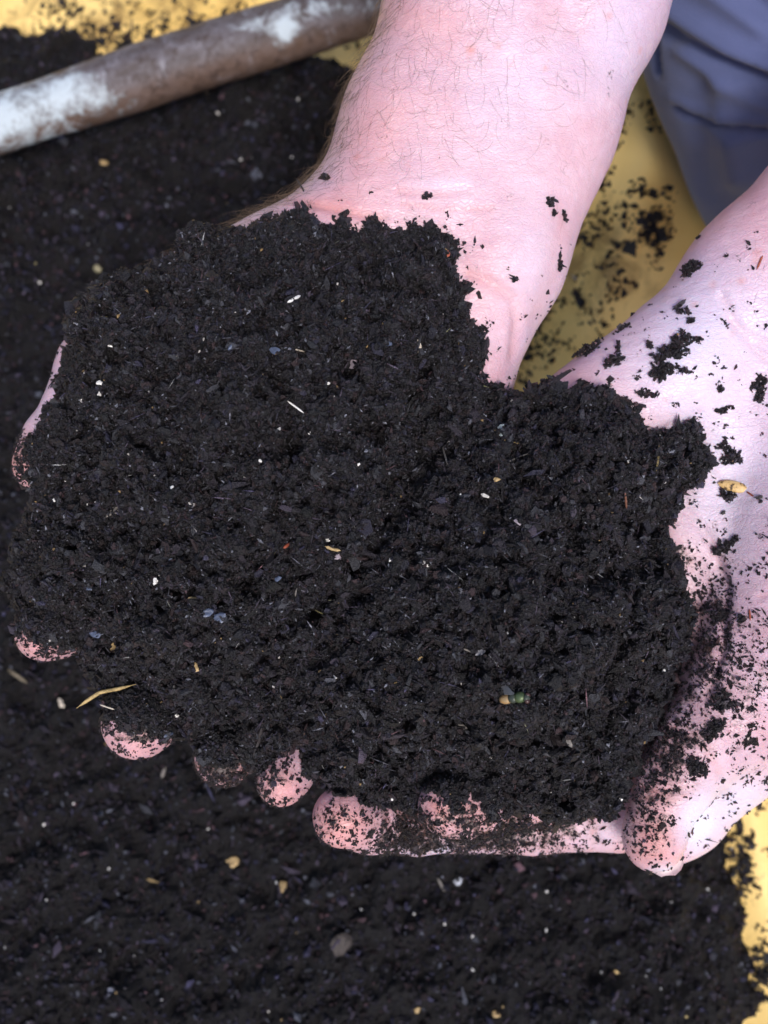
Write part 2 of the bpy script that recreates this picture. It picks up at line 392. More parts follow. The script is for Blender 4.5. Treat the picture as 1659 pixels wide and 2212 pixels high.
V, F = tube(pp, np.interp(pu, [-200, 100, 300, 620, 900], [.0126, .0130, .0145, .0140, .0130]), 32, lambda i, j, th: 1 + .03 * noise.noise(Vector((i * .12, math.cos(th), math.sin(th)))) + .02 * noise.noise(Vector((i * .4, 2 * math.cos(th), 2 * math.sin(th)))))
u_, v_ = W2uv(V)
white = .82 * blob(u_, v_, -40, 250, 200, 80) + .36 * blob(u_, v_, 160, 185, 90, 45) + .22 * blob(u_, v_, 250, 225, 70, 30) + .62 * blob(u_, v_, 615, 75, 38, 34) + .42 * blob(u_, v_, 690, 18, 120, 26) + .3 * blob(u_, v_, 530, 60, 60, 18) + .2 * blob(u_, v_, 560, 40, 80, 26) + .22 * blob(u_, v_, 850, -10, 90, 40) - .1 * blob(u_, v_, 400, 170, 120, 60)
pole = mesh_obj("wooden_pole", V - pp[0], F, pole_mat(), attrs={'tint': np.c_[np.clip(white, 0, 1), np.clip((v_ - np.interp(u_, pu, pv)) / 30, 0, 1), white * 0]}, loc=pp[0])
tag(pole, 'weathered grey brown pole flecked with whitish paint, lying across the soil behind the forearm', 'pole')

# ------------------------------------------------------------------ signed-distance modelling for hands
def smin(a, b, k):
    h = np.clip(.5 + .5 * (b - a) / k, 0, 1)
    return b + (a - b) * h - k * h * (1 - h)
def cone(P, a, b, ra, rb):
    ab = b - a; L2 = ab @ ab; t = np.clip(((P - a) @ ab) / L2, 0, 1).astype(np.float32)
    return np.linalg.norm(P - a - t[:, None] * ab, axis=1) - (ra + (rb - ra) * t)
def chain(pts): return [(L(*p[:3]).astype(np.float32), p[3] * .001) for p in pts]
def hand_sdf(palm, fingers):
    palm = [chain(c) for c in palm]; fingers = [chain(c) for c in fingers]
    def f(P):
        P = P.astype(np.float32); d = None
        for c in palm:
            for (a, ra), (b, rb) in zip(c[:-1], c[1:]):
                e = cone(P, a, b, ra, rb); d = e if d is None else smin(d, e, .011)
        ff = None
        for c in fingers:
            q = None
            for (a, ra), (b, rb) in zip(c[:-1], c[1:]):
                e = cone(P, a, b, ra, rb); q = e if q is None else smin(q, e, .0028)
            ff = q if ff is None else smin(ff, q, .0014)
        return smin(d, ff, .006)
    return f
def mesh_sdf(f, lo, hi, h):
    B = 8
    n = np.ceil((hi - lo) / h / B).astype(int); full = n * B
    D = np.empty(full, np.float32)
    cc = np.stack(np.meshgrid(*[lo[i] + (np.arange(n[i]) + .5) * B * h for i in range(3)], indexing='ij'), -1)
    cd = f(cc.reshape(-1, 3)).reshape(n); act = np.abs(cd) < B * h * 1.05 + .004
    D[:] = np.repeat(np.repeat(np.repeat(np.where(cd > 0, 1, -1).astype(np.float32), B, 0), B, 1), B, 2)
    ids = np.argwhere(act); off = np.stack(np.meshgrid(*[np.arange(B)] * 3, indexing='ij'), -1).reshape(-1, 3)
    for s in range(0, len(ids), 400):
        I = (ids[s:s + 400, None, :] * B + off[None]).reshape(-1, 3)
        D[I[:, 0], I[:, 1], I[:, 2]] = f(lo + (I + .5) * h)
    sg = D < 0
    c = np.zeros(np.array(full) - 1, np.int8)
    for dx in (0, 1):
        for dy in (0, 1):
            for dz in (0, 1): c += sg[dx:full[0] - 1 + dx, dy:full[1] - 1 + dy, dz:full[2] - 1 + dz]
    cells = np.argwhere((c > 0) & (c < 8)); idx = np.full(c.shape, -1, np.int32); idx[tuple(cells.T)] = np.arange(len(cells))
    acc = np.zeros((len(cells), 3)); cnt = np.zeros(len(cells))
    cor = [(0, 0, 0), (1, 0, 0), (0, 1, 0), (1, 1, 0), (0, 0, 1), (1, 0, 1), (0, 1, 1), (1, 1, 1)]
    for a in range(8):
        for b in range(a + 1, 8):
            if sum(x != y for x, y in zip(cor[a], cor[b])) != 1: continue
            pa, pb = cells + cor[a], cells + cor[b]
            da, db = D[tuple(pa.T)], D[tuple(pb.T)]; m = (da < 0) != (db < 0)
            t = np.where(m, da / np.where(m, da - db, 1), 0)[:, None]
            acc += np.where(m[:, None], pa + t * (pb - pa), 0); cnt += m
    V = lo + (acc / cnt[:, None] + .5) * h
    Fs = []
    for ax in range(3):
        sl = [slice(None)] * 3; sl2 = [slice(None)] * 3; sl[ax] = slice(0, -1); sl2[ax] = slice(1, None)
        A_, B_ = sg[tuple(sl)], sg[tuple(sl2)]; e = np.argwhere(A_ != B_)
        o1, o2 = (ax + 1) % 3, (ax + 2) % 3
        e = e[(e[:, o1] > 0) & (e[:, o2] > 0) & (e[:, o1] < full[o1] - 1) & (e[:, o2] < full[o2] - 1)]
        q = []
        for (s1, s2) in ((-1, -1), (0, -1), (0, 0), (-1, 0)):
            p = e.copy(); p[:, o1] += s1; p[:, o2] += s2; q.append(idx[tuple(p.T)])
        q = np.stack(q, -1); fl = ~A_[tuple(e.T)]; q[fl] = q[fl][:, ::-1]; Fs.append(q)
    F = np.concatenate(Fs); F = F[(F >= 0).all(1)]
    return V, F
def normals(V, F):
    n = np.cross(V[F[:, 2]] - V[F[:, 0]], V[F[:, 3]] - V[F[:, 1]]); out = np.zeros_like(V)
    for i in range(4): np.add.at(out, F[:, i], n)
    return out / np.maximum(np.linalg.norm(out, axis=1), 1e-12)[:, None]

# the hand whose wrist is in the upper middle of the photo
A_palm = [
    [(1640, -1150, -10, 40), (1330, -400, -20, 33), (1245, 0, -22, 26.0), (1150, 280, -24, 24), (1090, 430, -22, 22.5), (1055, 570, -20, 21), (985, 740, -20, 18), (958, 880, -22, 17), (872, 1180, -26, 13)],
    [(1540, -1150, -10, 40), (1180, -400, -18, 32), (1040, 0, -20, 27.0), (920, 280, -22, 24.5), (850, 440, -22, 21.5), (700, 590, -20, 20)],
    [(1090, 150, -14, 18), (965, 430, -14, 15), (930, 560, -20, 15)],
    [(800, 520, -20, 20), (595, 618, -17, 19), (440, 672, -18, 17), (345, 712, -18, 16.3)],
    [(960, 520, -24, 18), (760, 850, -34, 16), (470, 1110, -32, 13.5)],
    [(960, 520, -24, 18), (840, 860, -34, 15), (610, 1190, -32, 13.5)],
    [(1000, 560, -24, 18), (900, 880, -32, 15), (750, 1210, -32, 13)],
    [(700, 620, -26, 17), (480, 900, -34, 13), (470, 1110, -32, 13)],
]
A_fing = [
    [(345, 712, -18, 15), (218, 800, -17, 13.2), (183, 885, -14, 12.0), (120, 955, -10, 9.5), (97, 1000, -6, 9.2)],
    [(470, 1110, -30, 11.5), (310, 1250, -30, 10.3), (175, 1330, -16, 9.6), (125, 1352, -8, 9.1), (97, 1365, -4, 8.6)],
    [(610, 1190, -30, 11.5), (450, 1420, -30, 10.8), (340, 1525, -14, 10.6), (308, 1548, -6, 10.8), (296, 1563, -1, 10.2)],
    [(750, 1210, -30, 11), (600, 1480, -32, 10.2), (520, 1595, -24, 9.6), (483, 1636, -14, 9)],
    [(872, 1180, -28, 10.5), (740, 1480, -30, 9.2), (655, 1620, -14, 8.2), (618, 1670, -6, 7.6), (607, 1690, -3, 7.0)],
]
# the hand whose wrist leaves the frame on the right
B_palm = [
    [(2750, -520, -5, 40), (2150, 130, -15, 30), (1920, 330, -20, 26), (1640, 612, -22, 21.5), (1455, 805, -22, 19), (1325, 890, -24, 18), (1232, 958, -24, 16.5), (1010, 1200, -32, 13)],
    [(2900, -380, -5, 40), (2330, 330, -15, 30), (2100, 560, -20, 27), (1860, 820, -20, 24), (1790, 960, -18, 23)],
    [(1750, 700, -16, 18), (1560, 960, -30, 20), (1480, 1150, -32, 20), (1150, 1400, -36, 14)],
    [(1560, 960, -30, 18), (1400, 1250, -36, 16), (1150, 1400, -36, 14), (1010, 1200, -34, 13)],
    [(1790, 960, -18, 23), (1745, 1180, -14, 24), (1668, 1400, -13, 21.5), (1570, 1560, -15, 17)],
    [(1720, 1250, -28, 22), (1560, 1610, -27, 15.8), (1482, 1722, -28, 11.5)],
    [(1560, 1640, -26, 13.5), (1498, 1725, -32, 9.4), (1474, 1778, -32, 7.4), (1446, 1816, -27, 6.2)],
    [(1480, 1150, -32, 18), (1400, 1500, -36, 15), (1335, 1620, -34, 12)],
    [(1480, 1150, -32, 18), (1230, 1500, -38, 14)],
]
B_fing = [
    [(1590, 1500, -10, 15.5), (1512, 1600, -8, 13.2), (1455, 1690, -7, 11.2), (1430, 1745, -6, 9.2), (1413, 1802, -5, 9.0), (1411, 1818, -6, 8.6)],
    [(1482, 1722, -30, 11.2), (1330, 1762, -32, 10.8), (1150, 1779, -31, 9.4), (900, 1782, -28, 8.8), (800, 1772, -12, 9.2), (742, 1764, -3, 9.0)],
    [(1335, 1620, -32, 11.5), (1200, 1705, -22, 10.5), (1090, 1728, -12, 9.4), (1015, 1738, -3, 9.6), (970, 1740, 1, 9.2)],
    [(1230, 1500, -38, 11), (1050, 1600, -30, 10), (900, 1640, -20, 9)],
    [(1010, 1200, -34, 11), (880, 1330, -34, 9.5), (760, 1420, -30, 8.5)],
]
A_creases = [([(640, 432), (700, 446), (765, 462), (830, 470)], .0011, .0011), ([(860, 412), (930, 420), (1005, 410)], .0007, .0010), ([(870, 440), (960, 452), (1060, 450)], .0004, .0009),
             ([(1010, 590), (1065, 612), (1108, 645), (1116, 700), (1108, 770)], .0012, .0016), ([(1215, 470), (1195, 600), (1160, 680)], .0006, .003),
             ([(60, 960), (110, 985)], .0008, .0009), ([(200, 760), (150, 900)], .0005, .001)]
B_creases = [([(1560, 640), (1600, 720), (1650, 770), (1720, 800)], .0009, .0012), ([(1575, 690), (1640, 735), (1700, 745)], .0006, .001),
             ([(1480, 1100), (1530, 1160), (1570, 1270), (1560, 1400), (1530, 1500)], .0012, .0014), ([(1400, 940), (1500, 1000), (1570, 1050)], .0006, .001),
             ([(1385, 1700), (1430, 1712), (1480, 1705), (1510, 1720)], .0010, .0009), ([(1395, 1722), (1450, 1732), (1495, 1730)], .0006, .0008), ([(1455, 1570), (1520, 1610), (1560, 1680)], .0008, .0010),
             ([(1640, 1290), (1700, 1270)], .0005, .0009), ([(930, 1730), (960, 1770), (955, 1800)], .0005, .0008), ([(830, 1740), (850, 1810)], .0008, .0009), ([(1090, 1700), (1110, 1800)], .0009, .0011), ([(1270, 1720), (1290, 1820)], .0009, .0012)]
HEAP_UV = [(540, 492), (575, 470), (610, 462), (650, 458), (672, 478), (700, 486), (735, 482), (745, 505), (770, 500), (800, 478), (830, 490), (848, 506), (870, 502), (890, 485), (930, 492), (975, 512), (985, 545), (972, 590), (1010, 620), (992, 655), (1025, 700), (1047, 745), (1030, 800), (1068, 832), (1105, 850), (1140, 858), (1170, 835), (1200, 820), (1240, 852), (1262, 845), (1285, 826), (1330, 862),
           (1378, 882), (1400, 932), (1450, 942), (1490, 925), (1520, 922), (1535, 955), (1545, 985), (1540, 1022), (1485, 1048), (1472, 1100), (1440, 1135), (1450, 1180), (1480, 1222), (1488, 1290), (1505, 1340), (1500, 1400), (1478, 1450), (1462, 1520), (1430, 1575), (1385, 1630), (1368, 1700), (1345, 1790), (1310, 1780), (1285, 1772), (1262, 1800), (1225, 1800), (1160, 1768), (1120, 1760), (1065, 1772), (1050, 1735),
           (1010, 1722), (985, 1740), (955, 1728), (935, 1712), (905, 1725), (895, 1762), (840, 1768), (790, 1745), (765, 1725), (735, 1738), (695, 1722), (655, 1690), (650, 1640), (615, 1638), (590, 1652), (560, 1680), (520, 1668), (450, 1655), (415, 1628), (385, 1598), (350, 1602), (320, 1580), (285, 1575), (245, 1545), (212, 1538), (190, 1480), (160, 1440), (155, 1375), (135, 1395), (100, 1400), (75, 1372), (40, 1362),
           (12, 1310), (5, 1250), (10, 1190), (38, 1120), (66, 1060), (78, 1000), (58, 962), (78, 912), (100, 885), (122, 850), (112, 830), (118, 790), (140, 745), (135, 690), (150, 655), (190, 610), (225, 592), (290, 575), (340, 552), (375, 540), (380, 502), (425, 484), (460, 492), (500, 492)]
_hu = np.array([p[0] for p in HEAP_UV], float); _hv = np.array([p[1] for p in HEAP_UV], float)
_pull = np.clip((_hv - 1250) / 250, 0, 1) * 13 + 4
_cx, _cy = 780 - _hu, 1150 - _hv; _cl = np.hypot(_cx, _cy); _hu = _hu + _cx / _cl * _pull * .6; _hv = _hv + _cy / _cl * _pull
heap_poly = L(_hu, _hv, 4.0)[:, :2]
def build_hand(sdf, lo, hi, creases, reds, pales, dirts, heapdirt, off):
    V, F = mesh_sdf(sdf, np.array(lo), np.array(hi), .00085)
    Nn = normals(V, F)
    if np.mean(np.einsum('ij,ij->i', Nn, V - V.mean(0))) < 0: F = F[:, ::-1]; Nn = -Nn
    u, v = W2uv(L2W(V))
    disp = np.zeros(len(V)); up = np.clip(Nn[:, 2] * 2, 0, 1)
    red = np.zeros(len(V)); pale = np.zeros(len(V)); dirt = np.zeros(len(V))
    near = (u > -150) & (u < 1850) & (v > -150) & (v < 2000)
    q = np.c_[u, v][near]
    for pl, dep, wd in creases:
        pts = np.array(pl, float); t = np.linspace(0, len(pts) - 1, 8 * len(pts))
        pts = np.c_[np.interp(t, np.arange(len(pts)), pts[:, 0]), np.interp(t, np.arange(len(pts)), pts[:, 1])]
        d = seg_dist(q, list(pts)) / 7400
        e = np.exp(-(d / wd) ** 2) * up[near]
        disp[near] -= dep * .8 * e - dep * .10 * np.exp(-((d - 2.2 * wd) / wd) ** 2) * up[near]; red[near] += .22 * e
    disp[near] += .00035 * fbm(V[near], .02, 3, off)
    for cu, cv, su, sv, a in reds: red += a * blob(u, v, cu, cv, su, sv)
    for cu, cv, su, sv, a in pales: pale += a * blob(u, v, cu, cv, su, sv)
    for cu, cv, su, sv, a in dirts: dirt += a * blob(u, v, cu, cv, su, sv)
    dh = seg_dist(V[near][:, :2], list(heap_poly), True); ins = inside(V[near][:, :2], heap_poly)
    amp = heapdirt(u[near], v[near]) * np.where(v[near] > 1600, .55, 1)
    dirt[near] = np.maximum(dirt[near], np.where(ins, 1.0, amp * np.exp(-dh / (.0035 + .004 * (amp > .7)))))
    V = V + Nn * disp[:, None]
    return V, F, np.clip(np.c_[red, dirt, pale], 0, 1)
VA, FA, TA = build_hand(hand_sdf(A_palm, A_fing), (-.13, -.125, -.075), (.13, .26, .03), A_creases,
    [(790, 260, 120, 300, .34), (900, 60, 120, 160, .16), (680, 440, 70, 30, .35), (1040, 650, 60, 110, .16), (97, 1385, 90, 60, .68), (290, 1600, 110, 70, .55), (610, 1700, 60, 60, .6), (50, 1000, 50, 60, .65), (480, 1670, 60, 60, .3), (1018, 107, 9, 9, .8), (1103, 138, 9, 8, .35), (1178, 148, 5, 5, .8), (1150, 470, 90, 150, .08), (1050, 850, 60, 50, .2), (940, 40, 120, 50, .15)],
    [(1100, 200, 110, 190, .28), (960, 400, 60, 18, .35), (1160, 560, 70, 150, .35), (1330, 100, 60, 200, .2)],
    [(97, 1400, 80, 60, .28), (290, 1600, 110, 80, .34), (610, 1690, 70, 70, .42), (50, 1010, 50, 60, .5), (480, 1670, 90, 70, .9)],
    lambda u, v: np.where(v > 930, .85, .35), 0.)
VB, FB, TB = build_hand(hand_sdf(B_palm, B_fing), (-.075, -.115, -.08), (.24, .20, .03), B_creases,
    [(1630, 1340, 110, 90, .22), (1415, 1810, 70, 80, .72), (1440, 1650, 60, 90, .3), (738, 1780, 90, 70, .7), (975, 1750, 100, 60, .65), (1150, 1790, 140, 40, .3), (1640, 520, 80, 110, .25), (1480, 1190, 50, 50, .25), (1240, 820, 50, 40, .15)],
    [(1500, 760, 190, 170, .55), (1560, 1060, 120, 160, .65), (1600, 1730, 90, 60, .75), (1505, 1785, 45, 60, .95), (1440, 1880, 40, 14, .8), (930, 1835, 60, 12, .7), (1310, 1800, 50, 30, .4)],
    [(1405, 1760, 60, 110, .56), (1450, 1620, 70, 100, .72), (1535, 1370, 50, 200, .55), (1620, 1480, 90, 160, .22), (738, 1770, 90, 70, .38), (975, 1750, 110, 60, .38), (870, 1800, 65, 40, 1.), (1000, 1825, 140, 18, .8), (1090, 1795, 90, 40, .8), (1220, 1800, 90, 40, .6), (1620, 1450, 60, 200, .25), (1505, 1790, 40, 60, -.6)],
    lambda u, v: np.where(v > 1180, 1.0, .3), 5.)
WA, WB = L2W(VA), L2W(VB)
org = L2W(L(1400, 500, -20))
person = empty("person", org)
tag(person, 'person with hairy bare forearms and blue trousers holding a heap of soil in cupped hands', 'person')
VV = np.concatenate([WA, WB]) - org; FF = np.concatenate([FA, FB + len(WA)])
body = mesh_obj("body", VV, FF, M_SKIN, person, attrs={'tint': np.concatenate([TA, TB])})
hand_bvh = BVHTree.FromPolygons([Vector(p) for p in (VV + org)], [tuple(f) for f in FF.tolist()])
def cam_hit(bvh, u, v):
    a, b = ray(u, v); D = Vector(F_ + float(a) * R_ + float(b) * U_).normalized()
    h = bvh.ray_cast(Vector(C_), D)
    return (h[0], h[1]) if h[0] else (None, None)

# ------------------------------------------------------------------ heap of soil in the hands (frame of the hands)
lo = heap_poly.min(0) - .004; hi = heap_poly.max(0) + .004; st = .0006
hx = np.arange(lo[0], hi[0], st); hy = np.arange(lo[1], hi[1], st)
HX, HY = np.meshgrid(hx, hy, indexing='ij'); H2 = np.c_[HX.ravel(), HY.ravel()]; z0 = np.zeros(len(H2))
dj = fbm(np.c_[H2, z0], .0045, 4, 2.) * .0021 + fbm(np.c_[H2, z0], .0016, 2, 7.) * .0008
dh = np.where(inside(H2, heap_poly), 1, -1) * seg_dist(H2, list(heap_poly), True) + dj
ins = dh > -.0012
# height of the skin below, along the frame's normal
wl = np.full(len(H2), -.03)
dirn = Vector(F_)
for i in np.nonzero(ins)[0]:
    o_ = L2W(np.array([H2[i, 0], H2[i, 1], .08])); h = hand_bvh.ray_cast(Vector(o_), dirn, .12)
    if h[0]: wl[i] = .08 - h[3]
dome = .027 * (1 - np.exp(-np.clip(dh, 0, None) / .020))
hu, hv_ = W2uv(L2W(np.c_[H2, z0]))
big = .010 * blob(hu, hv_, 560, 850, 260, 260) + .012 * blob(hu, hv_, 1080, 1300, 300, 260) - .011 * np.exp(-(seg_dist(np.c_[hu, hv_], [np.array(p, float) for p in ((1100, 880), (900, 1000), (700, 1350), (500, 1600))]) / 60) ** 2)
pit = -.004 * np.exp(-(seg_dist(np.c_[hu, hv_], [np.array(p, float) for p in ((900, 760), (905, 850), (860, 920), (780, 940))]) / 16) ** 2) - .003 * np.exp(-(seg_dist(np.c_[hu, hv_], [np.array(p, float) for p in ((640, 880), (645, 1000), (620, 1080), (690, 1380))]) / 12) ** 2)
g1 = fbm(np.c_[H2, z0], .022, 3, 11.); g2 = fbm(np.c_[H2, z0], .0065, 3, 4.); g3 = fbm(np.c_[H2, z0], .0026, 3, 8.)
fade = np.clip(dh / .006, 0, 1)
top = -.003 + dome + big * np.clip(dh / .03, 0, 1) + fade * (1.8 * pit + .0058 * g1 + .0044 * g2) + (.35 + .65 * fade) * .0019 * g3 + np.clip(dh, -.0012, 0) * 2.5
gi_ = top.reshape(len(hx), len(hy)); base0 = gi_.copy()
for q in range(3600):
    Rk = float(np.clip(np.exp(rng.normal(math.log(.0014), .55)), .0006, .0062)); cx_, cy_ = rng.uniform(lo, hi)
    i0, i1 = max(0, int((cx_ - Rk - lo[0]) / st)), int((cx_ + Rk - lo[0]) / st) + 2; j0, j1 = max(0, int((cy_ - Rk - lo[1]) / st)), int((cy_ + Rk - lo[1]) / st) + 2
    sub = HX[i0:i1, j0:j1], HY[i0:i1, j0:j1]; dd_ = (sub[0] - cx_) ** 2 + (sub[1] - cy_) ** 2
    if dd_.size == 0: continue
    zc = base0[min(int((cx_ - lo[0]) / st), len(hx) - 1), min(int((cy_ - lo[1]) / st), len(hy) - 1)] - Rk * .25
    gi_[i0:i1, j0:j1] = np.where(dd_ < Rk * Rk, np.maximum(gi_[i0:i1, j0:j1], zc + np.sqrt(np.clip(Rk * Rk - dd_, 0, None)) * .95), gi_[i0:i1, j0:j1])
void = fbm(np.c_[H2, z0], .0050, 3, 21.); void2 = fbm(np.c_[H2, z0], .0115, 3, 31.); top = gi_.ravel() - (.0042 * np.clip((void - .16) / .25, 0, 1) + .0050 * np.clip((void2 - .20) / .22, 0, 1)) * fade
top = np.maximum(top, wl + .0008 + .0018 * np.clip(dh / .004, 0, 1))
idx = np.full(len(H2), -1); idx[ins] = np.arange(ins.sum())
gih = np.arange(len(H2)).reshape(len(hx), len(hy)); Fh = grid_faces(gih); Fh = Fh[ins[Fh].all(1)]
Tv = np.c_[H2, top][ins]; Fh = idx[Fh]
bot = np.minimum(top - .0015, -.004 - .020 * (1 - np.exp(-np.clip(dh, 0, None) / .012)))[ins]; Bv = np.c_[H2[ins], bot]; nT = len(Tv)
ed = np.concatenate([Fh[:, [i, (i + 1) % 4]] for i in range(4)]); key = np.sort(ed, 1); _, inv, cnt = np.unique(key[:, 0] * (nT + 1) + key[:, 1], return_inverse=True, return_counts=True)
be = ed[cnt[inv] == 1]
side = np.c_[be[:, 1], be[:, 0], be[:, 0] + nT, be[:, 1] + nT]
Fall = np.concatenate([Fh, Fh[:, ::-1] + nT, side]); HV = np.concatenate([Tv, Bv])
heap_bvh = BVHTree.FromPolygons([Vector(p) for p in L2W(HV)], [tuple(f) for f in Fall.tolist()])
TG = top.reshape(len(hx), len(hy))
def heap_samples(n):
    out = np.empty((0, 2))
    while len(out) < n:
        P = rng.uniform(lo, hi, (n * 2, 2)); d = bilin(dh, hx, hy, P); out = np.concatenate([out, P[d > -.0006]])
    return out[:n]
n1 = 58000; n4 = 66000
P = heap_samples(n1); z = bilin(top, hx, hy, P); dp = bilin(dh, hx, hy, P)
sz = np.exp(rng.normal(math.log(.00040), .48, n1)); sz = np.clip(sz, .00018, .0015)
P = np.c_[P, z + rng.uniform(-.5, .75, n1) * np.minimum(sz, .0008)]
t1 = grain_tints(n1, .0016); pal = t1.max(1) > .15; sz[pal] = np.clip(sz[pal], .0002, .00042)
# rim: grains down the flank of the heap
bm = (HV[be[:, 0]] + HV[be[:, 1]]) / 2; pick = rng.integers(0, len(be), 9000); a_ = rng.random(9000)[:, None]
bz = Tv[be[pick, 0]] * (1 - a_) + Bv[be[pick, 0]] * a_ + rng.normal(0, .0005, (9000, 3))
szr = np.exp(rng.normal(math.log(.0006), .4, 9000))
# fibres
nfb = 5200; Pf = heap_samples(nfb); Pf = np.c_[Pf, bilin(top, hx, hy, Pf) + rng.uniform(0, .0007, nfb)]
szf = np.c_[rng.uniform(.0009, .0032, nfb), rng.uniform(.00009, .00022, nfb), rng.uniform(.00009, .00022, nfb)]
P4 = heap_samples(n4); s4 = np.clip(np.exp(rng.normal(math.log(.00030), .3, n4)), .00015, .0006); P4 = np.c_[P4, bilin(top, hx, hy, P4) + rng.uniform(-.1, 1.1, n4) * .0006]; t4 = grain_tints(n4, .0008); _g = rng.random(n4) < .045; t4[_g] = np.array([.15, .155, .19]) * rng.uniform(.4, 1.6, _g.sum())[:, None]  # some fine grains turned light grey, sparkle painted into their colour
V4, F4, k4 = crumbs(P4, s4, low=True)
V1, F1, k1 = crumbs(P, sz); V2, F2, k2 = crumbs(bz, szr)
ang = rng.normal(-.45, 1.1, nfb); el = rng.normal(0, .25, nfb)
dv = np.c_[np.cos(ang) * np.cos(el), np.sin(ang) * np.cos(el), np.sin(el)]
sv_ = np.cross(dv, [0, 0, 1]); sv_ /= np.linalg.norm(sv_, axis=1)[:, None]; nv = np.cross(sv_, dv)
V3 = (Pf[:, None] + OCT_V[None, :, 0:1] * (dv * szf[:, 0:1])[:, None] + OCT_V[None, :, 1:2] * (sv_ * szf[:, 1:2])[:, None] + OCT_V[None, :, 2:3] * (nv * szf[:, 2:3])[:, None]).reshape(-1, 3)
F3 = (OCT_F[None] + (np.arange(nfb) * 6)[:, None, None]).reshape(-1, 3); t3 = grain_tints(nfb, .004) * 2.0 * np.exp(rng.normal(0, .5, nfb))[:, None]; t3 = np.minimum(t3, .35)
Fq = np.concatenate([Fall[:, :3], Fall[:, [0, 2, 3]]])
o1 = len(HV); o2 = o1 + len(V1); o3 = o2 + len(V2)
o4 = o3 + len(V3)
VVh = np.concatenate([HV, V1, V2, V3, V4]); FFh = np.concatenate([Fq, F1 + o1, F2 + o2, F3 + o3, F4 + o4])
tth = np.concatenate([np.tile([.006, .005, .006], (len(HV), 1)), np.repeat(t1, k1, 0), np.repeat(grain_tints(9000, .001), k2, 0), np.repeat(t3, 6, 0), np.repeat(t4, k4, 0)])
tag(mesh_obj("soil_heap", L2W(VVh), FFh, M_GRAIN, smooth=False, attrs={'tint': tth}), 'big heap of dark crumbly soil heaped in the two cupped hands', 'soil', kind='stuff')

# ------------------------------------------------------------------ fine dirt clinging to the skin
TT = np.concatenate([TA, TB]); Wb = VV + org; Nb = normals(VV, FF)
hub, hvb = W2uv(Wb); facing = (Nb @ -F_) > .1
lb = np.concatenate([VA, VB]); insb = np.zeros(len(lb), bool); nearb = (hub > -50) & (hub < 1750) & (hvb > 350) & (hvb < 1950)
insb[nearb] = inside(lb[nearb][:, :2], heap_poly)
wgt = np.where(facing & nearb & ~insb, TT[:, 1] ** 1.8 + .010 * (hvb > 480) + .012 * (hub > 1350) * (hvb > 650), 0.); wgt /= wgt.sum()
seeds = rng.choice(len(Wb), 5200, p=wgt); pts = []; nn = []
for s in seeds:
    m = int(min(14, 1 + rng.geometric(.45) + (rng.random() < .06) * 7)); 
    off = rng.normal(0, .00028 * math.sqrt(m), (m, 3)); off -= (off @ Nb[s])[:, None] * Nb[s]
    pts.append(Wb[s] + off + Nb[s] * .00005)
pts = np.concatenate(pts); s_ = np.exp(rng.normal(math.log(.00029), .48, len(pts)))
V, F, k = crumbs(pts, np.clip(s_, .0001, .0009), low=True)
tag(mesh_obj("clinging_soil", V, F, M_GRAIN, smooth=False, attrs={'tint': np.repeat(grain_tints(len(pts), 0) * np.array([1.2, .95, .95]), k, 0)}), 'fine dark specks of soil sticking to the fingers and palms around the heap', 'soil specks', kind='stuff')

# ------------------------------------------------------------------ hair on the forearms
def hair_mat():
    m, nt, b = mat("arm_hair", .5, .4); b.inputs['Base Color'].default_value = (.15, .10, .065, 1); return m
M_HAIR = hair_mat()
def hairs(pick, n, flow, length, rad, curl, lift):
    VVs, FFs = [], []; cnt = 0
    c = rng.choice(pick, n)
    for s in c:
        p = Wb[s].copy(); nrm = Nb[s]
        d = flow[0] * R_ + flow[1] * U_ + rng.normal(0, .35, 3); d -= (d @ nrm) * nrm; d /= np.linalg.norm(d)
        Lh = length * rng.uniform(.45, 1.35); m = 8; step = Lh / m
        lf = lift * rng.uniform(.3, 1.2); ax = nrm; cv = rng.normal(0, curl)
        pth = [p - nrm * .0003]
        for i in range(m):
            a = cv; d = d * math.cos(a) + np.cross(ax, d) * math.sin(a); d /= np.linalg.norm(d)
            e = d + nrm * lf * (1 - i / m * 1.3); e /= np.linalg.norm(e); p = p + e * step; pth.append(p.copy())
        pth = np.array(pth); T = np.gradient(pth, axis=0); T /= np.linalg.norm(T, axis=1)[:, None]
        a1 = np.cross(T, nrm + .01); a1 /= np.linalg.norm(a1, axis=1)[:, None]; b1 = np.cross(T, a1)
        rr = rad * (1 - .85 * np.linspace(0, 1, m + 1) ** 2)
        V = np.stack([pth + rr[:, None] * (math.cos(t) * a1 + math.sin(t) * b1) for t in (0, 2.094, 4.189)], 1).reshape(-1, 3)
        F = [(i * 3 + j, i * 3 + (j + 1) % 3, (i + 1) * 3 + (j + 1) % 3, (i + 1) * 3 + j) for i in range(m) for j in range(3)]
        VVs.append(V); FFs.append(np.array(F) + cnt); cnt += len(V)
    return VVs, FFs, cnt
isA = np.arange(len(Wb)) < len(WA); Nl = np.concatenate([normals(VA, FA), normals(VB, FB)])
lx = np.interp(hvb, [-300, 0, 180, 400, 450, 490], [945, 830, 760, 690, 600, 540])      # the edge of the forearm
e1 = np.nonzero(isA & (hub < lx + 48) & (hvb < 478) & (hvb > -350) & (Nl[:, 2] > -.6))[0]
e2 = np.nonzero(isA & (hub > lx + 10) & (hub < lx + 260) & (hvb < 400) & (hvb > -200) & (Nl[:, 2] > .1))[0]
e3 = np.nonzero(isA & (hub > lx + 150) & (hub < lx + 480) & (hvb < 330) & (hvb > -200) & (Nl[:, 2] > .2))[0]
e4 = np.nonzero(~isA & (hub > 1560) & (hvb < 640) & (Nl[:, 2] > -.2))[0]
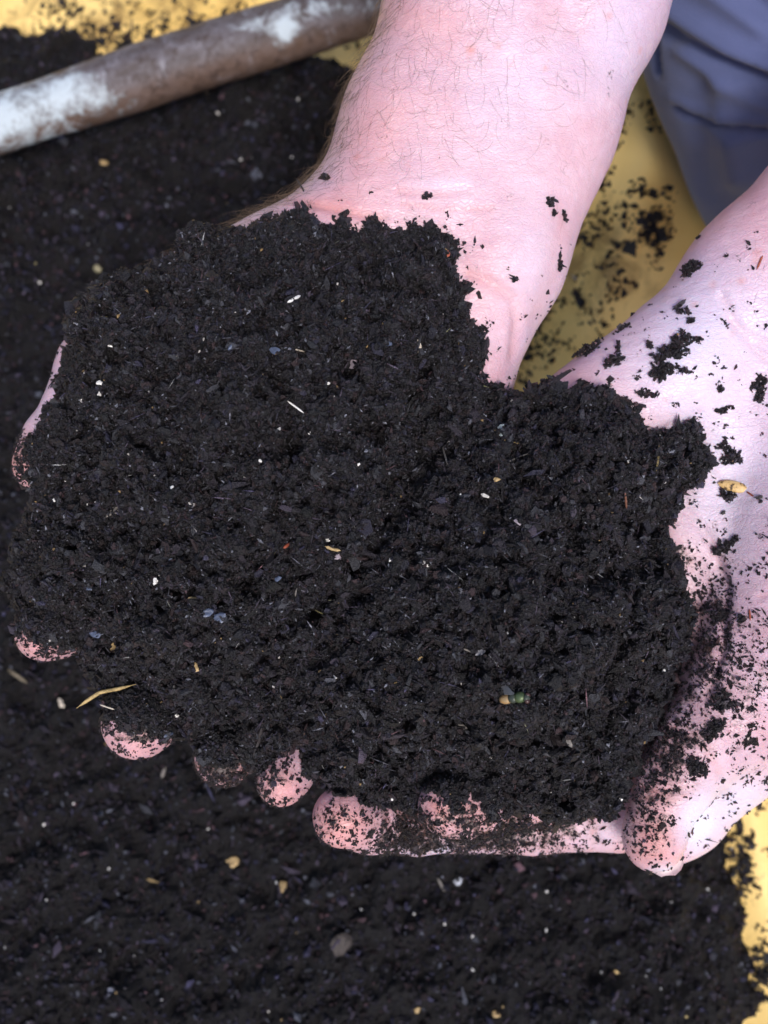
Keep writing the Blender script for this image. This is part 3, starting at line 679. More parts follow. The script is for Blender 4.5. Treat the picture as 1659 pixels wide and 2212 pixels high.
e5 = np.nonzero(isA & (hub > 1180) & (hvb < 520) & (hvb > -100) & (Nl[:, 2] > .05))[0]
e6 = np.nonzero(isA & (hub > 230) & (hub < 600) & (hvb < 640) & (hvb > 440) & (Nl[:, 2] < .5) & (Nl[:, 2] > -.6))[0]
HVs, HFs, hc = [], [], 0
for args in ((e1, 1150, (-.5, -.75), .0100, .000042, .17, .55), (e2, 260, (-.1, -.9), .009, .00003, .22, .12), (e3, 90, (.25, -.9), .011, .00003, .27, .10), (e4, 160, (-.3, -.8), .007, .00003, .12, .3), (e5, 50, (.5, -.8), .006, .00002, .15, .1), (e6, 160, (-.8, .3), .006, .00004, .18, .6)):
    a, b, c = hairs(*args); HVs += a; HFs += [f + hc for f in b]; hc += c
hair = mesh_obj("hair", np.concatenate(HVs) - org, np.concatenate(HFs), M_HAIR, person)
tag(hair, kind='stuff', label='short brown hairs on the forearms')

# thumbnail seen edge-on past the tip of the thumb
M_NAIL, nt, b = mat("nail", .25, .5); b.inputs['Base Color'].default_value = (.86, .74, .74, 1)
def nail(u, v, wm, ang, wid=.0125, lng=.013):
    c = L2W(L(u, v, wm)); V = []; F = []; n1, n2 = 11, 9
    for lay in (0, 1):
        for i in range(n1):
            for j in range(n2):
                a = (i / (n1 - 1) - .5); t = j / (n2 - 1)
                wd = wid * math.sqrt(max(.12, 1 - .9 * t ** 4))
                x = a * wd; z = -(.25 - a * a) * .0085 - (1 - t) * .0 + lay * .0006; y = -t * lng - (.25 - a * a) * .002
                V.append((x, y, z + .002 * t * t))
    for i in range(n1 - 1):
        for j in range(n2 - 1):
            q = (i * n2 + j, (i + 1) * n2 + j, (i + 1) * n2 + j + 1, i * n2 + j + 1); F.append(q); F.append(tuple(k + n1 * n2 for k in q[::-1]))
    rim = [i * n2 for i in range(n1)] + [(n1 - 1) * n2 + j for j in range(1, n2)] + [i * n2 + n2 - 1 for i in range(n1 - 2, -1, -1)] + [j for j in range(n2 - 2, 0, -1)]
    for a, b_ in zip(rim, rim[1:] + rim[:1]): F.append((a, b_, b_ + n1 * n2, a + n1 * n2))
    V = np.array(V); ca, sa = math.cos(ang), math.sin(ang); V[:, :2] = V[:, :2] @ np.array([[ca, sa], [-sa, ca]])
    Wn = V[:, 0:1] * R_ + V[:, 1:2] * U_ - V[:, 2:3] * F_ + c
    return mesh_obj("fingernail", Wn - org, F, M_NAIL, person)
nail(1430, 1812, -9.0, .12, .0118, .0104)

# ------------------------------------------------------------------ blue trousers
def cloth_mat():
    m, nt, b = mat("blue_cloth", .85, .25); co = obj_coord(nt)
    n1 = noise_n(nt, co, 14, 4); n2 = noise_n(nt, co, 900, 2)
    c = mix(nt, ramp(nt, n1.outputs[0], [(.35, 0.), (.65, 1.)]).outputs[0], (.080, .100, .215), (.110, .135, .285))
    nt.links.new(c, b.inputs['Base Color']); b.inputs['Sheen Weight'].default_value = .25
    bump(nt, b, n2.outputs[0], .0004, .5); return m
ax0 = [np.array(G(np.array(u), np.array(v), z)) for u, v, z in ((1990, 780, .03), (1930, 520, .07), (1850, 300, .10), (1790, 60, .13), (1760, -250, .15), (1760, -700, .17))]
t = np.linspace(0, 5, 220); ax = np.stack([np.interp(t, np.arange(6), [a[i] for a in ax0]) for i in range(3)], 1)
for i in range(3): ax[12:-12, i] = np.convolve(ax[:, i], np.ones(25) / 25, 'valid')
def fold(i, j, th):
    s = i / 219; w_ = (th - 1.2 * s * 3) ; r = 1.0
    r += .03 * math.sin(3 * th + 8 * s) + .045 * noise.noise(Vector((s * 6, math.cos(th) * 1.2, math.sin(th) * 1.2)))
    return r
V, F = tube(ax, np.interp(t, [0, 1, 2, 3, 5], [.060, .062, .066, .072, .088]), 240, fold)
tu_, tv_ = W2uv(V); q_ = np.c_[tu_, tv_]; cx3 = np.repeat(ax, 240, 0); out_ = V - cx3; out_ /= np.linalg.norm(out_, axis=1)[:, None]; frt = np.clip((out_ @ -F_) * 3 + .3, 0, 1)
dsp = np.zeros(len(V))
for pl, wd_, am in (([(1400, -10), (1442, 16), (1497, 55), (1579, 107), (1659, 142), (1800, 190)], 17, .0085), ([(1430, 60), (1483, 96), (1565, 136), (1659, 168), (1800, 220)], 14, -.007), ([(1478, 105), (1540, 150), (1600, 195), (1680, 230), (1800, 270)], 20, .006),
                    ([(1464, 236), (1497, 254), (1538, 266), (1600, 276), (1680, 288)], 7, -.006), ([(1450, 215), (1500, 240), (1545, 252), (1659, 268)], 10, .003), ([(1565, 190), (1570, 245)], 30, .006), ([(1587, 310), (1600, 380)], 34, .007), ([(1505, 290), (1515, 420)], 24, -.005),
                    ([(1411, 70), (1413, 110), (1418, 155)], 6, -.010), ([(1600, -30), (1700, 60)], 28, -.007), ([(1520, -20), (1640, 60)], 16, .004), ([(1620, 200), (1720, 245)], 14, -.005)):
    dsp += am * np.exp(-(seg_dist(q_, [np.array(p, float) for p in pl]) / wd_) ** 2)
V = V + out_ * (.6 * dsp * frt)[:, None]
trs = mesh_obj("trousers", V - org, F, cloth_mat(), person)
tag(trs, label='creased blue cloth trouser leg')

# ------------------------------------------------------------------ small things picked out by eye
def flat_mat(name, c, rough=.6, scale=900, var=.5, spec=.4, **kw):
    m, nt, b = mat(name, rough, spec); co = obj_coord(nt); n = noise_n(nt, co, scale, 4, .6)
    r = ramp(nt, n.outputs[0], [(.3, tuple(x * (1 - var) for x in c)), (.7, tuple(min(1, x * (1 + var * .5)) for x in c))])
    nt.links.new(r.outputs[0], b.inputs['Base Color']); bump(nt, b, n.outputs[0], .0006, .6); return m
M_WHITE = flat_mat("perlite", (.80, .78, .76), .7, 1500, .25)
M_TAN = flat_mat("tan_wood", (.44, .31, .15), .6, 700, .5)
M_PALE = flat_mat("pale_fibre", (.55, .48, .40), .6, 900, .4)
M_BLUE = flat_mat("slate_flake", (.085, .105, .17), .35, 800, .5, .7)
M_LILAC = flat_mat("lilac_stone", (.30, .25, .29), .55, 800, .4)
M_RED = flat_mat("red_chip", (.32, .075, .04), .55, 800, .4)
M_GREY = flat_mat("grey_bark", (.20, .18, .165), .7, 700, .5)
M_DARK = flat_mat("dark_twig", (.045, .038, .04), .6, 900, .5)
M_PEB = flat_mat("brown_pebble", (.055, .045, .042), .7, 500, .4)
PX = 1 / 7500.0
def frame_at(p, nrm, ang):
    n = np.array(nrm); n /= np.linalg.norm(n)
    if n @ F_ > 0: n = -n
    n = n * .6 + (-F_) * .4; n /= np.linalg.norm(n)
    d = math.cos(ang) * R_ + math.sin(ang) * U_; d -= (d @ n) * n; d /= np.linalg.norm(d)
    return np.stack([d, np.cross(n, d), n], 1)
def surf(u, v, on):
    return cam_hit({'heap': heap_bvh, 'hand': hand_bvh, 'soil': soil_bvh, 'tarp': tarp_bvh}[on], u, v)
def scale_at(p): return float((np.array(p) - C_) @ F_) * 2 * TANH / 1659
def lump(name, u, v, lu, wu, tu_, ang, m, label, cat, on='heap', group=None, rise=.6, rough=.2):
    """an irregular chip lu x wu x tu_ (photo units) lying on a surface"""
    p, n = surf(u, v, on)
    if p is None: print("MISSED", label); return
    s = scale_at(p); Rm = frame_at(p, n, math.radians(ang)); bm_v, bm_f = ICO_V, ICO_F
    # one subdivision for a finer outline
    ed = {}; Vn = [tuple(x) for x in bm_v]; Fn = []
    def mid(a, b):
        k = (min(a, b), max(a, b))
        if k not in ed:
            q = (np.array(Vn[a]) + np.array(Vn[b])) / 2; q /= np.linalg.norm(q); ed[k] = len(Vn); Vn.append(tuple(q))
        return ed[k]
    for a, b, c in bm_f.tolist():
        x, y, z = mid(a, b), mid(b, c), mid(c, a); Fn += [(a, x, z), (x, b, y), (z, y, c), (x, y, z)]
    Vn = np.array(Vn); Vn *= 1 + rng.uniform(-rough, rough, len(Vn))[:, None]; _k = rng.uniform(0, 6.28); Vn *= (1 + rough * .8 * np.cos(2.5 * np.arctan2(Vn[:, 1], Vn[:, 0]) + _k))[:, None]
    Vn = Vn * np.array([lu, wu, tu_]) * .5 * s
    W = Vn @ Rm.T; ctr = np.array(p) + Rm[:, 2] * tu_ * s * rise
    o = mesh_obj(name, W, Fn, m, smooth=False, loc=ctr)
    return tag(o, label, cat, group)
def stick(name, pts, rad, m, label, cat, on='heap', lift=1.2, group=None, flat=1.0, extra=None):
    P = []
    last = None
    for i, (u, v) in enumerate(pts):
        p, n = surf(u, v, on)
        P.append(None if p is None else np.array(p) - F_ * (rad * lift * scale_at(p) + (.0005 if on == 'heap' else 0) + (extra[i] if extra else 0)))
    for i in list(range(len(P))) + list(range(len(P)))[::-1]:
        if P[i] is None:
            q = next((P[k] for k in (i - 1, i + 1) if 0 <= k < len(P) and P[k] is not None), None)
            if q is not None: P[i] = L2W(L(pts[i][0], pts[i][1], (HD - (q - C_) @ F_) * 1000))
    P = [q for q in P if q is not None]
    if len(P) < 2: print("MISSED", label); return
    P = np.array(P); t = np.linspace(0, len(P) - 1, max(6, 4 * len(P))); P = np.stack([np.interp(t, np.arange(len(P)), P[:, i]) for i in range(3)], 1)
    s = scale_at(P[0]); k = np.linspace(0, 1, len(P)); r = rad * s * np.clip(1.25 - 1.6 * (2 * k - 1) ** 4, .15, 1)
    V, F = tube(P, r, 6); c = P.mean(0); return tag(mesh_obj(name, V - c, F, m, smooth=True, loc=c), label, cat, group)
LM_HEAP = [(770, 787, 'the lilac grey stone chip'), (640, 880, 'the bright white needle'), (1052, 1055, 'the long flat white flake'), (245, 1400, 'the orange tan wood chip'), (1115, 1510, 'the green fly'), (460, 1330, 'the shiny bluish flakes'), (725, 1190, 'the orange brown splinter'), (1042, 1408, 'the pale whitish flake'), (215, 840, 'the two close white grains'), (250, 1100, 'the long grey bark chip'), (1055, 1275, 'the large dull blue flake'), (1350, 1080, 'the reddish brown splinter'), (365, 1215, 'the dull blue grey flake'), (295, 1600, 'the second fingertip'), (1420, 1560, 'the thumb root'), (975, 1750, 'the last curled fingertip')]
LM_SOIL = [(738, 2040, 'the rounded pebble'), (503, 1862, 'the bright tan wood chip'), (1500, 1826, 'the chip by the thumb tip'), (1070, 2192, 'the tan chip at the very bottom'), (988, 1902, 'the pale bluish stone chip'), (222, 353, 'the tan chip below the pole'), (210, 580, 'the olive pale seed'), (612, 1915, 'the dull tan chip'), (131, 1520, 'the oval pale seed'), (945, 1915, 'the grey twig in the loose soil'), (1640, 1950, 'the tarpaulin edge'), (0, 2212, 'the bottom corner'), (560, 200, 'the weathered pole')]
_used = set()
def spot(u, v, lms):
    c = []
    for (a, b, ph) in lms:
        dx, dy = u - a, v - b; d = math.hypot(dx, dy)
        far = 'close ' if d < 70 else ('' if d < 160 else 'well ')
        w_ = ('right of' if dx > 0 else 'left of') if abs(dx) > 2.2 * abs(dy) else (('below' if dy > 0 else 'above') if abs(dy) > 2.2 * abs(dx) else ('below and right of' if dx > 0 and dy > 0 else 'below and left of' if dy > 0 else 'above and right of' if dx > 0 else 'above and left of'))
        c.append((d, far + w_ + ' ' + ph))
    for d, t_ in sorted(c):
        if t_ not in _used: _used.add(t_); return t_
    return sorted(c)[0][1]
grp = 'tiny white perlite grains in the soil heap'
for (u, v, a, b_) in ((560, 997, 10, 8), (372, 1055, 12, 7), (708, 1165, 12, 9), (720, 1465, 13, 10), (845, 1210, 9, 6), (925, 1222, 9, 8), (1297, 1078, 10, 8), (1358, 1000, 10, 9), (1432, 1450, 10, 9), (380, 1545, 12, 8), (707, 828, 10, 7), (603, 930, 9, 8), (776, 1005, 9, 6), (930, 1075, 9, 7), (718, 1520, 7, 7), (1095, 1370, 7, 6), (1240, 1335, 8, 6), (128, 710, 8, 6), (995, 1070, 7, 5), (240, 745, 10, 6), (1480, 1455, 8, 6), (1340, 1725, 9, 7), (846, 1725, 9, 6), (120, 1080, 8, 6), (670, 935, 7, 5), (860, 1560, 8, 6), (1160, 1640, 8, 6), (500, 1440, 8, 6)):
    lump("perlite_grain", u, v, a, b_, 6, rng.uniform(0, 180), M_WHITE, 'tiny white grain ' + spot(u, v, LM_HEAP), 'perlite grain', 'heap', grp)
lump("perlite_grain", 217, 832, 19, 12, 9, 10, M_WHITE, 'larger of two white grains close together near the upper left of the heap', 'perlite grain')
lump("perlite_grain", 212, 852, 12, 11, 8, 30, M_WHITE, 'smaller rounder white grain just below the larger white one', 'perlite grain')
lump("perlite_grain", 335, 1255, 10, 17, 8, 0, M_WHITE, 'blocky upright white grain above the bluish flakes on the left', 'perlite grain')
lump("perlite_grain", 1052, 1070, 22, 9, 7, -8, M_WHITE, 'long flat white flake under the small tan bead', 'perlite flake')
lump("seed_coat", 1072, 1037, 15, 11, 8, 20, M_TAN, 'small tan bead above the long white flake on the heap', 'seed')
lump("wood_chip", 245, 1400, 36, 22, 9, 25, M_TAN, 'bright orange tan wood chip above the second fingertip from the left', 'wood chip')
lump("wood_chip", 418, 1298, 18, 22, 8, 60, M_TAN, 'dull tan wood chip beside the shiny bluish flakes', 'wood chip')
lump("wood_chip", 424, 1442, 20, 10, 5, 110, M_TAN, 'thin small tan chip right of the bright orange tan chip', 'wood chip')
lump("stone_chip", 769, 787, 28, 24, 10, 30, M_LILAC, 'rounded lilac grey stone chip in the upper middle of the heap', 'stone chip')
lump("stone_chip", 728, 1202, 20, 17, 8, 10, M_LILAC, 'pinkish grey stone chip beside the orange brown splinter', 'stone chip')
lump("bark_flake", 838, 740, 18, 15, 5, 20, M_BLUE, 'small blue flake right of the lilac stone chip', 'flake')
lump("bark_flake", 365, 1213, 36, 22, 5, 30, M_BLUE, 'dull blue grey flake above the blocky upright white grain', 'flake')
lump("bark_flake", 1055, 1275, 44, 30, 6, 60, M_BLUE, 'large dull blue flake on the right half of the heap', 'flake')
lump("bark_flake", 445, 1325, 34, 18, 6, 15, M_BLUE, 'shiny bluish flake beside the dull tan chip', 'flake')
lump("bark_flake", 478, 1334, 24, 24, 8, 70, M_BLUE, 'faceted shiny blue flake at the end of the flake pair', 'flake')
lump("bark_flake", 1042, 1408, 28, 24, 9, 40, flat_mat("pale_flake", (.5, .5, .56), .4, 700, .5), 'pale whitish flake above the green fly', 'flake')
lump("bark_flake", 195, 1272, 17, 9, 5, 0, M_BLUE, 'small blue grain near the left rim of the heap', 'flake')
lump("bark_flake", 207, 1370, 32, 12, 5, -10, M_BLUE, 'narrow blue grey flake left above the orange tan chip', 'flake')
lump("bark_flake", 602, 1250, 22, 12, 5, 20, M_BLUE, 'narrow dull blue flake in the middle of the heap', 'flake')
lump("bark_flake", 595, 765 - 8, 30, 14, 4, -8, M_BLUE, 'dim blue flake at the left of the pale straw needle', 'flake')
lump("bark_flake", 1118, 1127, 20, 8, 5, -30, M_LILAC, 'thin greyish flake left of the two lone white grains', 'flake')
lump("bark_chip", 1230, 1600, 30, 14, 6, -50, M_GREY, 'grey bark chip low on the right of the heap', 'bark chip')
lump("bark_chip", 250, 1102, 52, 22, 7, 38, M_GREY, 'long grey tan bark chip on the left of the heap', 'bark chip')
lump("bark_chip", 995, 1568, 34, 14, 6, -45, M_GREY, 'tan grey bark chip below left of the green fly', 'bark chip')
lump("red_chip", 967, 548, 8, 16, 5, 0, M_RED, 'small red orange chip at the top right rim of the heap', 'chip')
for i, (u, v) in enumerate(((1083, 915), (1088, 930), (1080, 942))): pass
lump("mould_patch", 1084, 930, 15, 34, 4, 10, flat_mat("mould", (.36, .42, .44), .8, 2000, .8), 'pale whitish mouldy patch on soil right of the heap crest', 'mould')
stick("twig", [(494, 758), (508, 742)], 4, M_BLUE, 'short blue sliver on the upper left of the heap', 'sliver')
stick("white_shard", [(622, 655), (650, 640)], 4, M_WHITE, 'white shard high on the heap below the wrist', 'shard')
stick("straw_needle", [(620, 866), (640, 880), (657, 893)], 2.2, M_WHITE, 'thin bright white needle on the upper middle of the heap', 'needle', lift=2)
stick("straw_needle", [(607, 749), (640, 756), (662, 762)], 1.8, M_PALE, 'faint pale straw needle above the bright white needle', 'needle', lift=2)
stick("twig", [(955, 965), (966, 1003)], 2.2, M_GREY, 'thin grey twig right of the heap centre', 'twig', lift=2)
stick("twig", [(1093, 1000), (1118, 988), (1140, 980)], 1.8, M_GREY, 'fine grey twig below the mouldy patch', 'twig', lift=2)
stick("twig", [(635, 1310), (640, 1275), (648, 1240)], 2.0, M_GREY, 'fine upright grey twig in the heap centre', 'twig', lift=2)
stick("twig", [(548, 1632), (560, 1600), (566, 1570)], 4, M_DARK, 'thick dark twig above the smallest fingertip', 'twig', lift=2)
stick("twig", [(337, 1597), (362, 1586), (388, 1574)], 4.5, M_BLUE, 'blue grey splinter at the edge above the second fingertip', 'splinter', lift=2)
stick("twig", [(980, 1392), (1020, 1408)], 2, M_GREY, 'fine twig left of the pale whitish flake', 'twig', lift=2)
stick("twig", [(772, 1735), (773, 1768)], 4, M_PALE, 'short pale fibre standing over a fingertip at the lower edge', 'fibre', lift=2)
stick("wood_splinter", [(702, 1180), (720, 1186), (736, 1189)], 3.8, M_TAN, 'orange brown splinter in the middle of the heap', 'splinter')
stick("wood_splinter", [(613, 1184), (627, 1173)], 3.6, M_RED, 'short rust red splinter left of the orange brown one', 'splinter')
stick("wood_splinter", [(1348, 1060), (1352, 1100)], 3, flat_mat("brown_wood", (.17, .075, .05)), 'dark reddish brown splinter on the right of the heap', 'splinter')
stick("dry_leaf_curl", [(902, 735), (908, 752), (904, 768)], 4, M_PALE, 'pale curled leaf shred above the dark cleft in the heap', 'leaf shred')
stick("plant_shred", [(1422, 960), (1420, 990), (1416, 1018)], 2.6, flat_mat("olive_stem", (.20, .15, .06)), 'olive brown plant shred lying on the right lobe of the heap', 'plant shred')
stick("straw", [(165, 1530), (190, 1512), (215, 1496), (240, 1487), (262, 1483), (300, 1474)], 4.2, flat_mat("straw", (.50, .36, .16)), 'bent golden straw poking out over the left edge of the heap', 'straw', on='heap', extra=[.003, .003, .003, .003, .003, .002])
stick("straw", [(215, 1522), (250, 1532)], 1.8, M_PALE, 'short thin straw beneath the bent golden straw', 'straw')
# on the palms
def on_hand(u, v): return surf(u, v, 'hand')
def clump(u, v, lu, wu, ang, label, h=.30, dens=1.0, frag=6):
    p, n = on_hand(u, v)
    if p is None: print("MISSED", label); return
    s = scale_at(p); Rm = frame_at(p, n, math.radians(ang)); n_ = int(max(10, lu * wu / 13 * dens)); pts = []
    th = rng.uniform(0, 2 * math.pi, n_); rr = np.sqrt(rng.random(n_))
    lob = 1 + .35 * np.sin(3 * th + rng.uniform(0, 6)) + .25 * np.sin(5 * th + rng.uniform(0, 6))
    x = rr * np.cos(th) * lob * lu / 2; y = rr * np.sin(th) * lob * wu / 2; z = (1 - rr ** 2) * min(lu, wu) * h * rng.random(n_)
    for q in range(frag):     # ragged arms
        a = rng.uniform(0, 6.28); l = rng.uniform(.6, 1.25)
        for k_ in np.linspace(.6, l, 5):
            x = np.r_[x, k_ * math.cos(a) * lu / 2 + rng.normal(0, .8)]; y = np.r_[y, k_ * math.sin(a) * wu / 2 + rng.normal(0, .8)]; z = np.r_[z, rng.uniform(0, 2)]
    P = np.c_[x, y, z + 1.2] * s
    V, F, k = crumbs(P @ Rm.T, np.clip(np.exp(rng.normal(math.log(2.7), .35, len(P))), 1, 5.5) * s)
    o = mesh_obj("soil_clump", V, F, M_GRAIN, smooth=False, attrs={'tint': np.repeat(grain_tints(len(P), .002) * np.array([1.15, .95, .92]), k, 0)}, loc=np.array(p))
    tag(o, label, 'soil clump', 'clumps of soil stuck to the bare skin')
for a in ((1275, 757, 50, 40, 30, 'chunky dark soil clump on the palm edge near the gap between the hands'),
          (1328, 778, 46, 24, 20, 'straggly soil clump with thin arms beside the chunky one'), (1335, 752, 8, 34, -10, 'thin upright soil crumb rising from the straggly clump'),
          (1456, 752, 86, 40, 35, 'largest soil clump on the bare palm, elongated and crumbly'), (1432, 800, 62, 34, 5, 'second largest soil clump just below the largest elongated one'),
          (1398, 850, 42, 14, -15, 'low flat soil clump below the two largest ones'), (1497, 580, 58, 30, 5, 'ragged soil clump near the wrist edge with a pink gap'),
          (1350, 706, 22, 14, 0, 'small round soil clump at the edge of the palm by the tarpaulin'), (1478, 673, 26, 12, -10, 'small soil crumb between wrist clump and largest clump'), (1470, 660, 10, 8, 0, 'tiny soil crumb just above the small wrist crumb'),
          (1492, 694, 16, 8, 10, 'tiny flat soil crumb under the small wrist crumb'), (1640, 838, 24, 62, -5, 'tall narrow soil clump at the photo edge on the wrist'), (1563, 884, 40, 12, 10, 'slim level soil crumb on the open palm above the seed husk'),
          (1580, 985, 42, 34, 0, 'soil clump above the tan seed husk'), (1560, 965, 24, 12, 0, 'crumb at the upper left of the husk clump'), (1560, 1185, 42, 22, 10, 'soil clump on the palm below the husk beside the heap edge'), (1585, 1168, 36, 14, 25, 'slanted soil crumb touching the clump beside the heap edge'),
          (1575, 1068, 40, 26, -10, 'soil clump partly under the tan seed husk'), (1405, 745, 14, 16, 0, 'lone small crumb left of the largest palm clump'), (1505, 733, 20, 8, 0, 'crumb off the right end of the largest palm clump'),
          (1480, 812 - 10, 26, 7, -10, 'thin crumb pointing away from the second largest clump'), (1555, 838, 12, 10, 0, 'lone dot of soil in the open palm centre'), (1600, 1340, 20, 14, 60, 'dark crumb on the reddened base of the thumb'),
          (1618, 1600, 26, 20, 10, 'soil clump on the thumb base near the lower palm edge'), (1570, 1520, 60, 34, -30, 'broad soil patch at the root of the thumb'), (1505, 1655, 40, 34, -50, 'soil patch in the fold beside the thumb'), (1560, 1330, 52, 28, -10, 'soil clump on the palm fold beside the heap'),
          (1540, 1580, 70, 26, 50, 'long band of soil along the thumb root'), (925, 423, 18, 10, 15, 'lone double crumb on the inner wrist below the hairy forearm'), (1188, 437, 18, 16, 30, 'topmost crumb on the wrist side by the tarpaulin'), (1196, 458, 6, 14, 0, 'thin crumb right under the topmost wrist crumb'),
          (1218, 468, 10, 26, 20, 'wispy crumb at the wrist edge'), (1209, 560, 8, 46, 4, 'long thin streak of soil crumbs at the wrist edge'), (705, 385, 14, 16, 0, 'crumb caught at the hairy edge of the wrist'), (1112, 603, 10, 8, 0, 'tiny crumb on the heel of the hand beside the heap'),
          (1482, 518, 14, 30, 10, 'wispy crumb at the top edge of the other wrist'), (1470, 540, 16, 10, 0, 'small crumb beneath the wispy one at the other wrist'), (552, 485, 22, 14, 30, 'crumb on the skin at the top left rim of the heap')):
    clump(*a[:5], a[5], frag=3 if a[2] * a[3] < 500 else 8)
# seed husk: two boat-shaped shells
p, n = on_hand(1588, 1052)
if p:
    s = scale_at(p); Rm = frame_at(p, n, math.radians(-14)); V, F = [], []
    for i in range(15):
        tt_ = i / 14; wv = math.sin(math.pi * tt_) ** .6 * (1 - .25 * tt_) * 14 + .3
        for j in range(9):
            a = (j / 8 - .5) * math.pi; V.append(((tt_ - .5) * 74, math.sin(a) * wv, math.cos(a) * wv * .62 + .8 * math.sin(5 * a)))
    for i in range(14):
        for j in range(8): F.append((i * 9 + j, (i + 1) * 9 + j, (i + 1) * 9 + j + 1, i * 9 + j + 1))
    for i in range(14): F.append((i * 9 + 8, (i + 1) * 9 + 8, (i + 1) * 9, i * 9))
    m_h, nt, b = mat("husk", .5, .4); co = obj_coord(nt); nz = noise_n(nt, co, 550, 4, .6)
    nt.links.new(ramp(nt, nz.outputs[0], [(.40, (.06, .035, .02)), (.47, (.62, .40, .16)), (.75, (.78, .56, .30))]).outputs[0], b.inputs['Base Color'])
    tag(mesh_obj("seed_husk", (np.array(V) * s) @ Rm.T, F, m_h, smooth=True, loc=np.array(p) + Rm[:, 2] * 3 * s), 'pointed tan seed husk smeared with soil lying on the bare palm', 'seed husk')
stick("wood_splinter", [(1634, 583), (1641, 566), (1647, 552)], 2.2, M_RED, 'thin reddish splinter on the wrist near the photo edge', 'splinter', on='hand', lift=1)
stick("wood_splinter", [(1612, 1062), (1627, 1072)], 2.2, M_RED, 'short reddish splinter beside the point of the seed husk', 'splinter', on='hand', lift=1)
stick("twig", [(1618, 1315), (1620, 1340)], 2.2, M_RED, 'short brown bristle on the reddened thumb base', 'bristle', on='hand', lift=1)
stick("twig", [(640, 385), (655, 410), (666, 440)], 2.0, M_DARK, 'thin dark twig sticking from the hairy wrist edge', 'twig', on='hand', lift=1)
lump("fallen_seed", 1562, 1048 + 60, 12, 8, 6, 20, M_DARK, 'dark oval seed under the seed husk by the heap', 'seed', 'hand')
lump("fallen_seed", 1640, 1075, 18, 9, 6, -5, M_DARK, 'dark oval seed right of the husk point', 'seed', 'hand')
# on the loose soil below
lump("wood_chip", 503, 1862, 30, 20, 8, -5, M_TAN, 'bright tan wood chip on the loose soil under the fingers', 'wood chip', 'soil')
lump("wood_chip", 1500, 1826, 30, 12, 8, 10, M_TAN, 'tan wood chip on the loose soil just beside the thumb tip', 'wood chip', 'soil')
lump("wood_chip", 612, 1915, 14, 26, 6, 0, M_TAN, 'dull tan chip on the loose soil right of the bright tan one', 'wood chip', 'soil')
lump("wood_chip", 222, 353, 24, 12, 6, 0, M_TAN, 'small tan chip on the loose soil below the pole', 'wood chip', 'soil')
lump("wood_chip", 900, 2180, 16, 12, 6, 0, M_TAN, 'small tan chip low on the loose soil right of the pebble', 'wood chip', 'soil')
lump("wood_chip", 1070, 2192, 18, 14, 6, 0, M_TAN, 'small tan chip at the very bottom of the loose soil', 'wood chip', 'soil')
lump("pale_seed", 131, 1520, 11, 24, 8, 20, M_PALE, 'oval pale seed on the loose soil left of the bent straw', 'seed', 'soil')
lump("pale_seed", 210, 580, 18, 16, 8, 20, flat_mat("olive_seed", (.30, .27, .17)), 'olive pale seed on the loose soil beyond the heap', 'seed', 'soil')
lump("pebble", 738, 2040, 46, 56, 24, 20, M_PEB, 'rounded grey brown pebble in the loose soil at the bottom', 'pebble', 'soil', rise=-.1, rough=.12)
lump("stone_chip", 988, 1902, 18, 18, 8, 0, flat_mat("sky_chip", (.45, .48, .56)), 'pale bluish stone chip in the loose soil below the cupped fingers', 'stone chip', 'soil')
stick("straw", [(-20, 1425), (30, 1452), (62, 1475)], 5, flat_mat("dull_straw", (.16, .13, .09)), 'dull blurred straw on the loose soil at the left edge', 'straw', on='soil')
stick("straw", [(358, 1655), (350, 1680)], 4, M_GREY, 'short grey straw on the loose soil below the second fingertip', 'straw', on='soil')
stick("twig", [(945, 1895), (965, 1935)], 3, M_GREY, 'thin grey twig on the loose soil left of the bluish chip', 'twig', on='soil')
bgrp = 'small white grains in the loose soil'
for (u, v) in ((100, 1945), (165, 2110), (350, 2160), (290, 2065), (235, 1875), (95, 1780), (160, 1735), (450, 1790), (600, 1950), (895, 1975), (960, 1995), (1020, 2020), (780, 1965), (1120, 1855), (1180, 1925), (1450, 1950), (1380, 2195), (1022, 2095), (645, 215), (470, 245), (630, 340), (180, 150), (85, 610), (520, 345), (1180, 2010), (580, 2185), (60, 2210), (1300, 2100)):
    lump("perlite_grain", u, v, rng.uniform(5, 9), rng.uniform(4, 6), 4, rng.uniform(0, 180), M_WHITE, 'small white grain ' + spot(u, v, LM_SOIL), 'perlite grain', 'soil', bgrp)

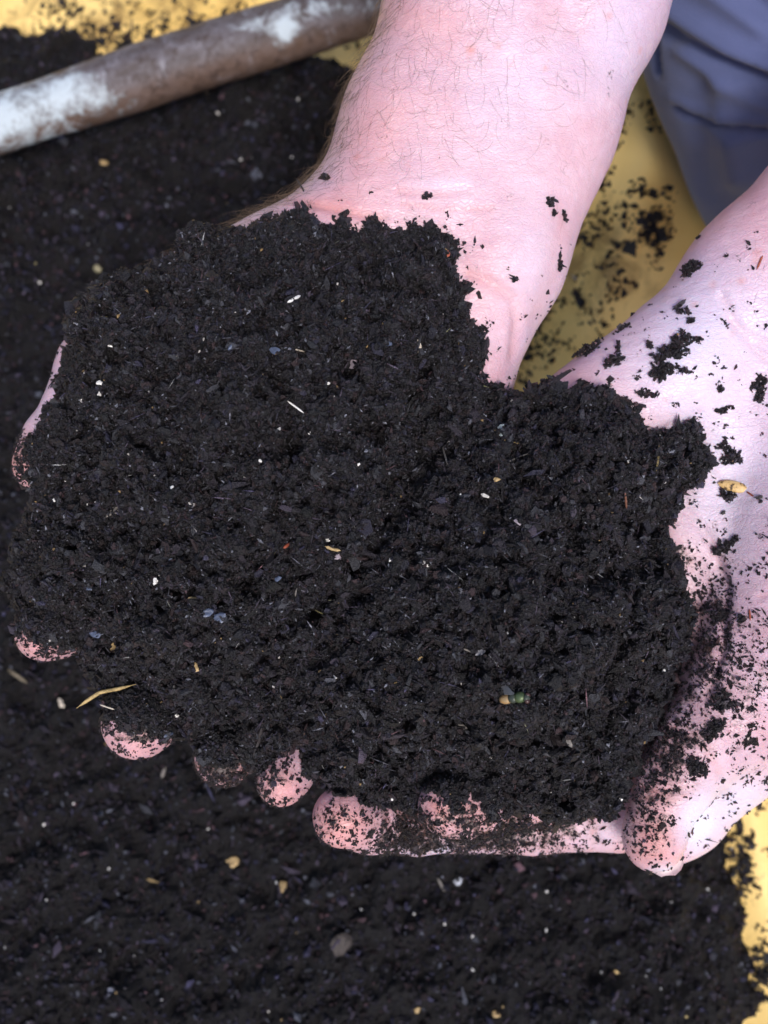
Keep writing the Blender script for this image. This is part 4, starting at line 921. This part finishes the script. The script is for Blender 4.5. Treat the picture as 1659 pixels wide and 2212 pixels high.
# ------------------------------------------------------------------ the fly
p, n = surf(1115, 1510, 'heap')
s = scale_at(p) * 1.15; p = Vector(np.array(p) - F_ * .0006); fly = empty("fly", p); Rm = frame_at(p, n, math.radians(-8))
tag(fly, 'shiny green fly with folded wings sitting low on the soil heap', 'fly')
def fm(name, c, metal, rough, al=1.0):
    m, nt, b = mat(name, rough, .6); b.inputs['Base Color'].default_value = (*c, 1); b.inputs['Metallic'].default_value = metal; b.inputs['Alpha'].default_value = al
    nz = noise_n(nt, obj_coord(nt), 1500, 3); bump(nt, b, nz.outputs[0], .0003, .4); return m
def ell(name, c, r, m, rings=10, seg=14, rot=0):
    V, F = [], []
    for i in range(rings + 1):
        ph = math.pi * i / rings
        for j in range(seg):
            th = 2 * math.pi * j / seg; x, y, z = math.cos(ph) * r[0], math.sin(ph) * math.cos(th) * r[1], math.sin(ph) * math.sin(th) * r[2]
            x, y = x * math.cos(rot) - y * math.sin(rot), x * math.sin(rot) + y * math.cos(rot); V.append((x + c[0], y + c[1], z + c[2]))
    for i in range(rings):
        for j in range(seg): F.append((i * seg + j, (i + 1) * seg + j, (i + 1) * seg + (j + 1) % seg, i * seg + (j + 1) % seg))
    return mesh_obj(name, (np.array(V) * s) @ Rm.T, F, m, fly)
M_GRN = fm("fly_green", (.085, .12, .055), .45, .4); M_BRZ = fm("fly_bronze", (.55, .36, .18), .6, .3); M_GB = fm("fly_grey", (.06, .07, .055), .4, .35); M_EYE = fm("fly_eye", (.05, .022, .02), 0, .3); M_WING = fm("fly_wing", (.10, .105, .12), 0, .3, .8); M_LEG = fm("fly_leg", (.02, .02, .02), 0, .5)
ell("abdomen", (-17, -1, 9), (15, 10, 8.5), M_BRZ); ell("thorax", (-1, 0, 10), (11, 10.5, 9.5), M_GB); ell("thorax_shield", (13, 1, 10), (12, 11, 9.5), M_GRN); ell("head", (27, -1, 8), (6.5, 9, 7.5), M_GB)
for sg_ in (-1, 1):
    ell("eye", (29, sg_ * 6 - 1, 9), (4.8, 4.6, 5.2), M_EYE)
    ell("wing", (-13, 17 if sg_ > 0 else 10, 21 + sg_), (20, 5.5, .6), M_WING, rot=-.62 if sg_ > 0 else -.22)
    for kx in (-2, 8, 18):
        P = np.array([(kx, sg_ * 8, 7), (kx + 2, sg_ * 16, 12), (kx + 3 + kx * .2, sg_ * 22, 2), (kx + 6 + kx * .3, sg_ * 27, 0)], float)
        V, F = tube((P * s) @ Rm.T, [.9 * s, .8 * s, .6 * s, .4 * s], 6); mesh_obj("leg", V, F, M_LEG, fly)
